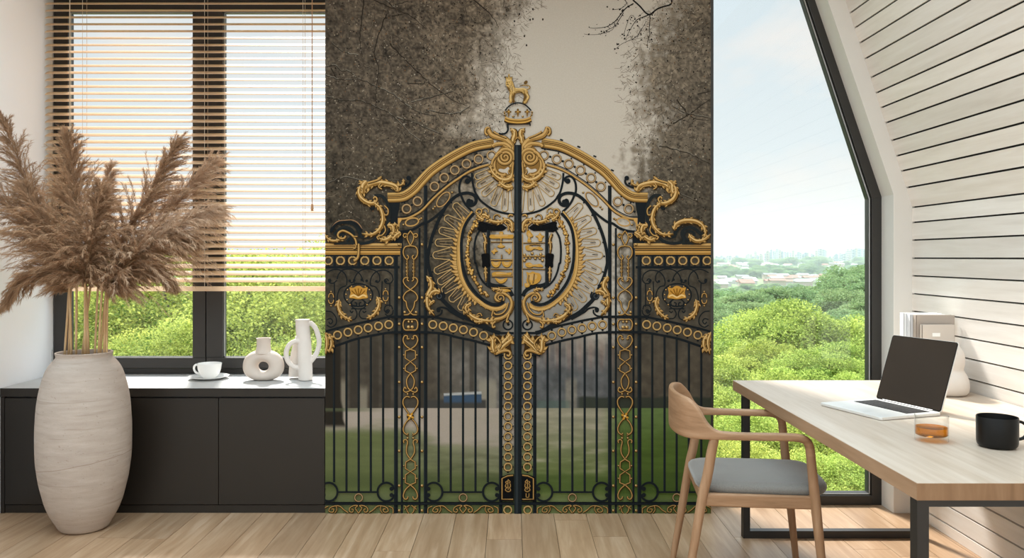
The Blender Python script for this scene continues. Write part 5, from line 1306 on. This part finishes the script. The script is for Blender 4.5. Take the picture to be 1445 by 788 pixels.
# =================================================================== armchair
M_chair = wood('oak_chair', (134, 101, 72), (158, 122, 91), (175, 140, 109), (3.0, 3.0, 24), .5, 2.4, bump=.04)
M_leg = wood('oak_chair_leg', (136, 103, 74), (160, 124, 93), (177, 142, 111), (14, 14, 1.6), .5, 3.0, bump=.06)
M_fab = plain('charcoal_weave', (124, 120, 114), .9, .16, 260, .5, 500, spec=.3)
M_fab.node_tree.nodes['Principled BSDF'].inputs['Sheen Weight'].default_value = .7; M_fab.node_tree.nodes['Principled BSDF'].inputs['Sheen Roughness'].default_value = .35
ch = empty('armchair', (.93, 3.375, 0), radians(-6.3)); tag(ch, 'oak armchair with a charcoal seat pulled up to the desk', 'chair')
def sweep(path, sec, n=20, e=.45, caps=True, es=None, level=False):
    """rounded-rectangle section swept along path; sec = (half width sideways, half height)"""
    m = MB(); P = [Vector(p) for p in path]; k_ = len(P); vs = []; fs = []; prev = None
    for i, p in enumerate(P):
        if es: e = es[i]
        t = P[min(i+1, k_-1)]-P[max(i-1, 0)]; t.normalize()
        if level: t = Vector((t.x, t.y, 0)).normalized()
        a = t.cross(Vector((0, 0, 1))) if prev is None or level else prev-t*prev.dot(t)
        a.normalize(); b = a.cross(t); b.normalize(); prev = a
        ha, hb = sec[i]
        for j in range(n):
            w = 2*pi*j/n; c, s = cos(w), sin(w)
            vs.append(p+a*(math.copysign(abs(c)**e, c)*ha)+b*(math.copysign(abs(s)**e, s)*hb))
    for i in range(k_-1):
        for j in range(n):
            l = (j+1) % n; fs.append((i*n+j, i*n+l, (i+1)*n+l, (i+1)*n+j))
    if caps: fs += [tuple(range(n-1, -1, -1)), tuple((k_-1)*n+j for j in range(n))]
    return m.add(vs, fs)
ctl = []      # (x, y, z bottom, z top, half thickness) from the near arm round the back to the far arm
half = [(.10, -.246, .648, .674, .021), (.0, -.250, .648, .674, .021), (-.07, -.250, .648, .676, .021), (-.115, -.247, .647, .682, .020), (-.148, -.240, .645, .708, .0175), (-.178, -.228, .643, .758, .0145), (-.211, -.208, .642, .792, .0125), (-.236, -.172, .642, .801, .0115), (-.253, -.120, .642, .803, .011), (-.262, -.06, .642, .804, .011)]
ctl = half+[(-.265, 0, .642, .804, .011)]+[(x, -y, a, b, c) for x, y, a, b, c in reversed(half)]
cc = crom(ctl, 5)
na = 5*3
def sw(cs): return sweep([(x, y, (a+b)/2) for x, y, a, b, c in cs], [(c, (b-a)/2) for x, y, a, b, c in cs])
sweep([(x, y, (a+b)/2) for x, y, a, b, c in cc[na-1:len(cc)-na+1]], [(c, (b-a)/2) for x, y, a, b, c in cc[na-1:len(cc)-na+1]], n=32, e=.3, level=True).build('backrest', M_chair, ch, smooth=.8)
for s in (-1, 1):
    front = crom([(.10, s*.246, .661), (.15, s*.245, .661), (.19, s*.244, .659), (.218, s*.243, .650), (.232, s*.242, .628), (.238, s*.242, .59)], 5)
    fsec = [(.021-.0032*k/(len(front)-1), .013+.0048*k/(len(front)-1)) for k in range(len(front))]; fe = [.3+.7*min(1, k/(len(front)-6)) for k in range(len(front))]
    back_ = cc[:na+1] if s < 0 else list(reversed(cc[len(cc)-na-1:]))
    pth = [(x, y, (a+b)/2) for x, y, a, b, c in reversed(back_)]; sec = [(c, (b-a)/2) for x, y, a, b, c in reversed(back_)]
    sweep(pth[:-1]+list(front), sec[:-1]+fsec, es=[.3]*(len(pth)-1)+fe).build('armrest', M_chair, ch, smooth=.8)
    MB().tube(crom([(.236, s*.242, .605), (.246, s*.242, .50), (.256, s*.242, .40), (.276, s*.243, .20), (.296, s*.244, .0008)], 6), [.0176+.0034*sin(pi*k/24)**2-.004*k/24 for k in range(25)], 18).build('leg', M_leg, ch, smooth=.8)
    MB().tube(crom([(-.120, s*.247, .662), (-.133, s*.245, .60), (-.150, s*.243, .50), (-.168, s*.242, .42), (-.205, s*.242, .20), (-.240, s*.243, .0008)], 5), [.0172+.004*sin(pi*min(1, k/25))-.0035*k/25 for k in range(26)], 18).build('leg', M_leg, ch, smooth=.8)
sf = MB()
for s in (-1, 1): sf.box((-.165, s*.236-.011, .386), (.256, s*.236+.011, .436))
sf.box((.232, -.228, .39), (.254, .228, .436)); sf.box((-.175, -.228, .39), (-.153, .228, .436))
sf.build('seat_frame', M_chair, ch, bevel=.006)
cu_ = MB(); rings = [(.424, .95), (.431, .98), (.442, 1.0), (.452, 1.0), (.461, .975), (.467, .92), (.4705, .8), (.4725, .6), (.4732, .3)]
nn_ = 64; vs = []; fs = []
for z, s in rings:
    for j in range(nn_):
        w = 2*pi*j/nn_; c, q_ = cos(w), sin(w); e = .36
        hx = .256; hy = .226
        vs.append((.070+math.copysign(abs(c)**e, c)*hx*s, math.copysign(abs(q_)**e, q_)*hy*s*(1-.05*max(0, -c)), z+.006*(c*c*s)))
for i in range(len(rings)-1):
    for j in range(nn_):
        l = (j+1) % nn_; fs.append((i*nn_+j, i*nn_+l, (i+1)*nn_+l, (i+1)*nn_+j))
fs += [tuple(range(nn_-1, -1, -1)), tuple((len(rings)-1)*nn_+j for j in range(nn_))]
cu_.add(vs, fs).build('seat', M_fab, ch, smooth=True)
# =================================================================== outside: trees
M_leafA = leafy('spring_leaves', (70, 102, 34), (208, 216, 116), .34)
M_leafB = leafy('haze_paled_leaves', (96, 126, 84), (156, 178, 124), .25)  # greens lightened so the far trees carry haze in their colour
M_bark = plain('grey_bark', (96, 84, 68), .9, .2, 20, .4, 60)
trng = random.Random(5)
def crown_mesh(name, R, nl, size, mat, squash=.8, nb=46):
    mb = MB(); blobs = []
    for i in range(nb):
        z = trng.uniform(-.55, 1); a = trng.uniform(0, 2*pi); h = sqrt(max(0, 1-z*z)); rr_ = trng.uniform(.5, .82)
        blobs.append((Vector((h*cos(a)*R*rr_, h*sin(a)*R*rr_, z*R*squash*rr_)), R*trng.uniform(.20, .36), trng.uniform(.2, .8)))
    for c, r, tone in blobs:
        k = int(nl/nb)
        for i in range(k):
            d = Vector((trng.gauss(0, 1), trng.gauss(0, 1), trng.gauss(0, 1)+.35)).normalized()
            if d.z < -.15 and trng.random() < .75: continue
            p = c+d*r*trng.uniform(.72, 1.06)
            # a spray of one leaf: a bent diamond that hangs outwards
            out = (d+Vector((trng.uniform(-.7, .7), trng.uniform(-.7, .7), trng.uniform(-.8, .3)))).normalized()
            nrm = Vector((trng.uniform(-.8, .8), trng.uniform(-.8, .8), trng.uniform(.2, 1))).normalized()
            sd = out.cross(nrm)
            if sd.length < .05: continue
            sd.normalize(); s = size*trng.uniform(.6, 1.3)
            t = min(1, max(0, tone+trng.uniform(-.35, .35)))
            mb.add([p, p+out*s*.5+sd*s*.34, p+out*s-Vector((0, 0, s*.15)), p+out*s*.5-sd*s*.34], [(0, 1, 2), (0, 2, 3)], (t, t, t))
    return mb, blobs
def tree_proto(R, nl, size, mat, label, trunk=4.0, squash=.8, nb=46, group='trees outside the windows'):
    r = empty('leafy_tree', (0, 0, -60)); tag(r, label, 'tree', group)
    mb, blobs = crown_mesh('crown', R, nl, size, mat, squash, nb)
    mb.build('crown', mat, r, colors=True)
    tb = MB(); tb.tube(crom([(0, 0, -trunk-R*.4), (.05*R, 0, -R*.6), (0, .03*R, 0), (.04*R, 0, R*.35)], 5), [.075*R*(1-.045*k) for k in range(16)], 10)
    for c, rr_, _ in blobs[::3]:
        tb.tube(crom([(0, 0, -R*.45+.25*c.z), tuple(c*.45+Vector((0, 0, -.1*R))), tuple(c*.95)], 5), [.03*R*(1-.08*k) for k in range(11)], 6)
    tb.build('trunk', M_bark, r, smooth=True)
    return r
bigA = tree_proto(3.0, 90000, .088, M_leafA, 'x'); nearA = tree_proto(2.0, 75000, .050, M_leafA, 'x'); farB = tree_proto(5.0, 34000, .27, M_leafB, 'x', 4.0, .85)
protos_used = {}
def plant(proto, px, ytop, Y, R, label, group='trees outside the windows'):
    base = {'leafyA': (bigA, 3.0), 'near': (nearA, 2.0), 'far': (farB, 5.0)}[proto]
    o = base[0] if proto not in protos_used else copy_tree(base[0])
    protos_used[proto] = 1
    s = R/base[1]
    p = at(px, ytop, Y)
    o.location = (p.x, Y+R*.3, p.z-R*1.02); o.scale = (s, s, s*trng.uniform(.92, 1.06)); o.rotation_euler = (0, 0, trng.uniform(0, 6.28)); o['label'] = label; o['group'] = group
    return o
# beyond the double window
for a in [(236, 296, 13.5, 2.6, 'sunlit spring green tree filling the lower pane beside the mullion'), (398, 300, 12.0, 2.3, 'spring green tree with bare branches showing behind the ring vase'), (330, 312, 17.0, 2.6, 'green tree standing behind the mullion of the double window'),
          (490, 304, 14.5, 2.3, 'green tree cut off by the gate mural, behind the knot vase'), (150, 352, 20.0, 2.8, 'green tree seen between the pampas stalks'), (90, 330, 18.0, 2.4, 'green tree at the edge of the pane next to the white wall'), (262, 420, 10.5, 1.5, 'low green bush just outside under the mullion'), (180, 440, 11.0, 1.4, 'low green bush outside behind the floor vase'), (350, 452, 10.2, 1.3, 'low green bush outside behind the coffee cup'), (440, 440, 10.6, 1.4, 'low green bush outside behind the knot vase')]:
    plant('near', *a)
# beyond the tall window
for a in [(1136, 404, 27, 2.9, 'tall domed bright green tree in the middle of the tall window'), (1046, 458, 25, 2.2, 'bright green tree beside the gate mural, lower than the domed one'), (1212, 462, 24, 2.2, 'bright green tree by the slanted window frame, below the ridge'),
          (1090, 468, 22, 1.8, 'bright green tree in front of the domed tree'), (1168, 474, 20, 1.9, 'bright green tree just above the far edge of the desk'), (1022, 492, 19, 1.8, 'bright green tree rising behind the chair back'), (1118, 508, 17, 1.7, 'bright green tree behind the far desk corner'), (1218, 528, 16, 1.6, 'bright green tree behind the laptop'),
          (1050, 530, 15.5, 1.6, 'bright green tree seen over the desk corner and chair')]:
    plant('leafyA', *a)
for a in [(1008, 556, 13.5, 1.5, 'green bush framed by the chair back and armrest'), (1088, 560, 13, 1.5, 'green bush seen under the desk beside its far leg'), (1160, 566, 12.5, 1.4, 'green bush seen under the middle of the desk'), (1228, 590, 12, 1.3, 'green bush at the foot of the slanted frame'),
          (1040, 606, 11.5, 1.3, 'green bush seen through the chair arms'), (1120, 616, 11, 1.2, 'green bush under the desk by the chair seat'), (1190, 630, 10.6, 1.1, 'green bush low in the tall window under the desk'), (985, 640, 11, 1.2, 'green bush hidden behind the chair legs'), (1075, 660, 10.2, 1.0, 'green bush low behind the chair seat'), (1150, 664, 9.8, .9, 'lowest green bush along the bottom of the tall window')]:
    plant('near', *a)
for a in [(1290, 440, 25, 2.8), (1372, 452, 24, 2.6), (1455, 446, 26, 2.8), (1262, 520, 18, 2.0), (1340, 530, 18, 2.0), (1430, 520, 19, 2.2), (944, 470, 24, 2.4), (960, 540, 17, 1.9)]:
    plant('leafyA', *a, 'bright green tree hidden by the walls beside the tall window')
for a in [(1290, 600, 13, 1.6), (1370, 610, 13.5, 1.7), (940, 600, 13, 1.6)]:
    plant('near', *a, 'green bush hidden by the walls beside the tall window')
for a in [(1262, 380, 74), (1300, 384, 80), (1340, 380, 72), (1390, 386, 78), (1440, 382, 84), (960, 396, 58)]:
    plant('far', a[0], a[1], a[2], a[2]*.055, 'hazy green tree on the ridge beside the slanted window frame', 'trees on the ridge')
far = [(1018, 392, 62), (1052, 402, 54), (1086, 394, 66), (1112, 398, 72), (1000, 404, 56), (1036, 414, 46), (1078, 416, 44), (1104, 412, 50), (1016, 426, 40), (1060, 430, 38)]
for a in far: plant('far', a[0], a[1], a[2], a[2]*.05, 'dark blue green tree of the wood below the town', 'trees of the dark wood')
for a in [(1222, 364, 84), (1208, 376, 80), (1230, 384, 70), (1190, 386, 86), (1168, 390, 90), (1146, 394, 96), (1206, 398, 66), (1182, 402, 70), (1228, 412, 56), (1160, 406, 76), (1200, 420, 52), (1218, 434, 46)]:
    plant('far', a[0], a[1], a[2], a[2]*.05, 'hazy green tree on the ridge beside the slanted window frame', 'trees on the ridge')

# ------------------------------------------------------------------- land
M_land = plain('grassy_land', (92, 114, 60), .95, .4, .12)
def land(x, y):
    pts = [(4.9, -5.2), (12, -5.0), (30, -5.6), (60, -7.5), (100, -10), (160, -16), (480, -15), (800, -9), (1300, -4), (2200, -2)]
    z = pts[-1][1]
    for (a, b), (c, d) in zip(pts[:-1], pts[1:]):
        if a <= y <= c: z = b+(d-b)*(y-a)/(c-a); break
    if 35 < y < 130: z += 4.2*math.exp(-((x-.435*y)/(.06*y+2))**2)*math.exp(-((y-78)/26)**2)
    if y > 900: z += 26*math.exp(-((x-.20*y)/(.07*y))**2)*sm(1100, 1700, y)
    return z + .4*noise.noise(Vector((x*.05, y*.05, 0)))
lb_ = MB(); ys = [4.9]
while ys[-1] < 2200: ys.append(ys[-1]*1.06)
nx = 60
for y in ys:
    for i in range(nx+1):
        x = (-1.0+2.0*i/nx)*(y*.9+8); lb_.v.append((x, y, land(x, y))); lb_.c.append((1, 1, 1))
for j in range(len(ys)-1):
    for i in range(nx):
        a = j*(nx+1)+i; lb_.f.append((a, a+1, a+nx+2, a+nx+1))
la_ = lb_.build('hillside', M_land, smooth=True); tag(la_, 'green land falling away from the house toward the town', 'land', kind='structure')

# ------------------------------------------------------------------- the town
def facade(name, wall, glassc, sx_, sz_):
    m, nt, b = new_mat(name); L = nt.links
    tc = N(nt, 'ShaderNodeTexCoord'); mp_ = N(nt, 'ShaderNodeMapping'); mp_.inputs['Scale'].default_value = (sx_, sx_, sz_); L.new(tc.outputs['Object'], mp_.inputs['Vector'])
    sp = N(nt, 'ShaderNodeSeparateXYZ'); L.new(mp_.outputs[0], sp.inputs[0])
    f1 = N(nt, 'ShaderNodeMath', _operation='FRACT'); f2 = N(nt, 'ShaderNodeMath', _operation='FRACT'); L.new(sp.outputs['X'], f1.inputs[0]); L.new(sp.outputs['Z'], f2.inputs[0])
    g1 = N(nt, 'ShaderNodeMath', _operation='GREATER_THAN'); g1.inputs[1].default_value = .5; g2 = N(nt, 'ShaderNodeMath', _operation='GREATER_THAN'); g2.inputs[1].default_value = .55
    L.new(f1.outputs[0], g1.inputs[0]); L.new(f2.outputs[0], g2.inputs[0]); mu = N(nt, 'ShaderNodeMath', _operation='MULTIPLY'); L.new(g1.outputs[0], mu.inputs[0]); L.new(g2.outputs[0], mu.inputs[1])
    mx = N(nt, 'ShaderNodeMix', _data_type='RGBA'); mx.inputs[6].default_value = (*s2l(wall), 1); mx.inputs[7].default_value = (*s2l(glassc), 1)
    L.new(mu.outputs[0], mx.inputs[0]); L.new(mx.outputs[2], b.inputs['Base Color']); b.inputs['Roughness'].default_value = .8
    return m
M_tow = [facade('pale_tower', (150, 152, 156), (84, 100, 116), .25, .33), facade('cream_tower', (158, 148, 140), (96, 100, 106), .3, .33), facade('grey_tower', (122, 134, 148), (78, 94, 110), .22, .3)]
M_house = [plain('white_render', (176, 172, 166), .9), plain('cream_render', (168, 150, 132), .9)]
M_roofs = [plain('grey_roof', (112, 110, 110), .9), plain('clay_roof', (142, 98, 82), .9), plain('white_roof', (180, 180, 180), .9)]
brng = random.Random(9)
taken = []
def clear(x, y, r):
    for (a, b, c) in taken:
        if (a-x)**2+(b-y)**2 < (r+c)**2: return False
    taken.append((x, y, r)); return True
def tower(px, ytop, Y, wpx, kind):
    p = at(px, ytop, Y); w = wpx*Y/F; taken.append((p.x, Y+w*.4, w*.75)); gz_ = land(p.x, Y); h = p.z-gz_
    r = empty('tower_block', (p.x, Y, gz_)); tag(r, 'pale tower block of the hazy far skyline', 'building', 'tower blocks of the far skyline')
    MB().box((-w/2, 0, -1), (w/2, w*.8, h)).build('body', M_tow[kind], r)
    MB().box((-w*.25, w*.2, h), (w*.2, w*.6, h+w*.22)).build('roof_house', M_tow[kind], r)
x = 1012
while x < 1226:
    hgt = 358+4*sin(x*.05)+brng.uniform(-3, 5)
    if 1150 < x < 1166: hgt = 353+brng.uniform(-1, 2)
    if 1195 < x < 1222: hgt = 351+brng.uniform(-1, 3)
    if x < 1050: hgt = 362+brng.uniform(-1, 3)
    tower(x, hgt, brng.uniform(1000, 1250), brng.uniform(2.2, 4.6), brng.randrange(3)); x += brng.uniform(1.8, 4.2)
def houses(n, x0, x1, Y0, Y1, label, group):
    for i in range(n):
        for _ in range(40):
            Y = brng.uniform(Y0, Y1); px = brng.uniform(x0, x1); X = (px-CX)*Y/F; z = land(X, Y)
            if clear(X, Y, 5.5): break
        else: continue
        w, d, h = brng.uniform(4.5, 9), brng.uniform(4, 6), brng.uniform(1.8, 3.6)
        r = empty('house', (X, Y, z)); tag(r, label, 'building', group)
        MB().box((-w/2, -d/2, -1), (w/2, d/2, h)).build('wall', brng.choice(M_house), r)
        MB().prism([(-w/2-.4, -d/2-.4, h), (-w/2-.4, d/2+.4, h), (-w/2-.4, 0, h+1.0)], (w+.8, 0, 0)).build('roof', brng.choice(M_roofs), r)
houses(26, 1010, 1060, 430, 520, 'low white house at the near edge of the town beside the mural', 'houses at the near edge of the town')
houses(26, 1085, 1165, 450, 560, 'low pale house in front of the green belt of the town', 'houses before the green belt')
houses(60, 1010, 1226, 700, 980, 'small pale house at the foot of the far towers', 'houses below the towers')
# green belts between the houses
for i in range(260):
    Y = brng.choice([brng.uniform(560, 720), brng.uniform(250, 400), brng.uniform(800, 980)]); px = brng.uniform(1005, 1232); X = (px-CX)*Y/F
    s = Y*.0075/5*brng.uniform(.7, 1.2)
    if not clear(X, Y, s*6.5): continue
    o = copy_tree(farB)
    o.location = (X, Y, land(X, Y)+s*2.2); o.scale = (s*1.4, s*1.4, s); o.rotation_euler = (0, 0, brng.uniform(0, 6)); o['label'] = 'far round tree of the green belts in the town'; o['group'] = 'trees of the green belts'

# ------------------------------------------------------------------- haze over the valley
hm = bpy.data.materials.new('valley_haze'); hm.use_nodes = True; nt = hm.node_tree; nt.nodes.clear()
o_ = N(nt, 'ShaderNodeOutputMaterial'); vs_ = N(nt, 'ShaderNodeVolumeScatter', Density=.0009); vs_.inputs['Color'].default_value = (.38, .43, .47, 1)
nt.links.new(vs_.outputs[0], o_.inputs['Volume'])
hz_ = MB().box((10, 60, -60), (1400, 2150, 30)).build('valley_haze', hm); tag(hz_, 'thin pale haze hanging over the valley and the town', 'haze', kind='stuff')

# =================================================================== sky, sun, camera
w = bpy.data.worlds.new('sky'); SC.world = w; w.use_nodes = True; nt = w.node_tree; L = nt.links; nt.nodes.clear()
out = N(nt, 'ShaderNodeOutputWorld'); bg = N(nt, 'ShaderNodeBackground'); L.new(bg.outputs[0], out.inputs[0])
tc = N(nt, 'ShaderNodeTexCoord'); sp = N(nt, 'ShaderNodeSeparateXYZ'); L.new(tc.outputs['Generated'], sp.inputs[0])
mp_ = N(nt, 'ShaderNodeMapping'); mp_.inputs['Scale'].default_value = (1, 1, 2.6); L.new(tc.outputs['Generated'], mp_.inputs['Vector'])
nz = N(nt, 'ShaderNodeTexNoise', Scale=3.4, Detail=7.0, Roughness=.55, Distortion=.3); L.new(mp_.outputs[0], nz.inputs['Vector'])
cl = ramp(nt, [(.46, (0, 0, 0)), (.62, (1, 1, 1))]); L.new(nz.outputs['Fac'], cl.inputs['Fac'])
hzr = ramp(nt, [(.0, s2l((238, 244, 245))), (.12, s2l((233, 243, 246))), (.5, s2l((214, 234, 243))), (1.0, s2l((190, 222, 240)))]); L.new(sp.outputs['Z'], hzr.inputs['Fac'])
mx = N(nt, 'ShaderNodeMix', _data_type='RGBA'); mx.inputs[7].default_value = (*s2l((246, 246, 243)), 1); L.new(cl.outputs[0], mx.inputs[0]); L.new(hzr.outputs[0], mx.inputs[6])
L.new(mx.outputs[2], bg.inputs['Color'])
# sky strength raised overhead and behind the camera to fill the room with light
m1 = N(nt, 'ShaderNodeMapRange', _interpolation_type='SMOOTHSTEP'); m1.inputs['From Min'].default_value = .42; m1.inputs['From Max'].default_value = .85; m1.inputs['To Min'].default_value = SKY_FRONT; m1.inputs['To Max'].default_value = SKY_TOP; L.new(sp.outputs['Z'], m1.inputs['Value'])
m2 = N(nt, 'ShaderNodeMapRange', _interpolation_type='SMOOTHSTEP'); m2.inputs['From Min'].default_value = .15; m2.inputs['From Max'].default_value = -.5; m2.inputs['To Min'].default_value = 0; m2.inputs['To Max'].default_value = SKY_BACK; L.new(sp.outputs['Y'], m2.inputs['Value'])
ad = N(nt, 'ShaderNodeMath', _operation='ADD'); L.new(m1.outputs[0], ad.inputs[0]); L.new(m2.outputs[0], ad.inputs[1])
L.new(ad.outputs[0], bg.inputs['Strength'])
sd = bpy.data.lights.new('sun', 'SUN'); sd.energy = SUN_E; sd.angle = radians(7); sd.color = (1, .97, .91)
so = bpy.data.objects.new('sun', sd); COL.objects.link(so); so.rotation_euler = Vector(SUN_D).to_track_quat('Z', 'Y').to_euler()
cd = bpy.data.cameras.new('camera'); cam = bpy.data.objects.new('camera', cd); COL.objects.link(cam)
cam.location = (0, 0, CAMZ); cam.rotation_euler = (pi/2, 0, 0)
cd.sensor_fit = 'HORIZONTAL'; cd.sensor_width = 36; cd.lens = 36*F/1445; cd.shift_x = 0; cd.shift_y = -(394-HY)/1445
cd.clip_start = .05; cd.clip_end = 6000
SC.camera = cam
SC.view_settings.view_transform = 'Standard'; SC.view_settings.look = 'None'; SC.view_settings.gamma = 1; SC.view_settings.use_curve_mapping = False
SC.view_settings.exposure = EXPO
cy = SC.cycles; cy.use_denoising = True; cy.max_bounces = 10; cy.diffuse_bounces = 5; cy.glossy_bounces = 4; cy.transparent_max_bounces = 24; cy.transmission_bounces = 6; cy.volume_bounces = 1
cy.sample_clamp_indirect = 6; cy.caustics_reflective = False; cy.caustics_refractive = False
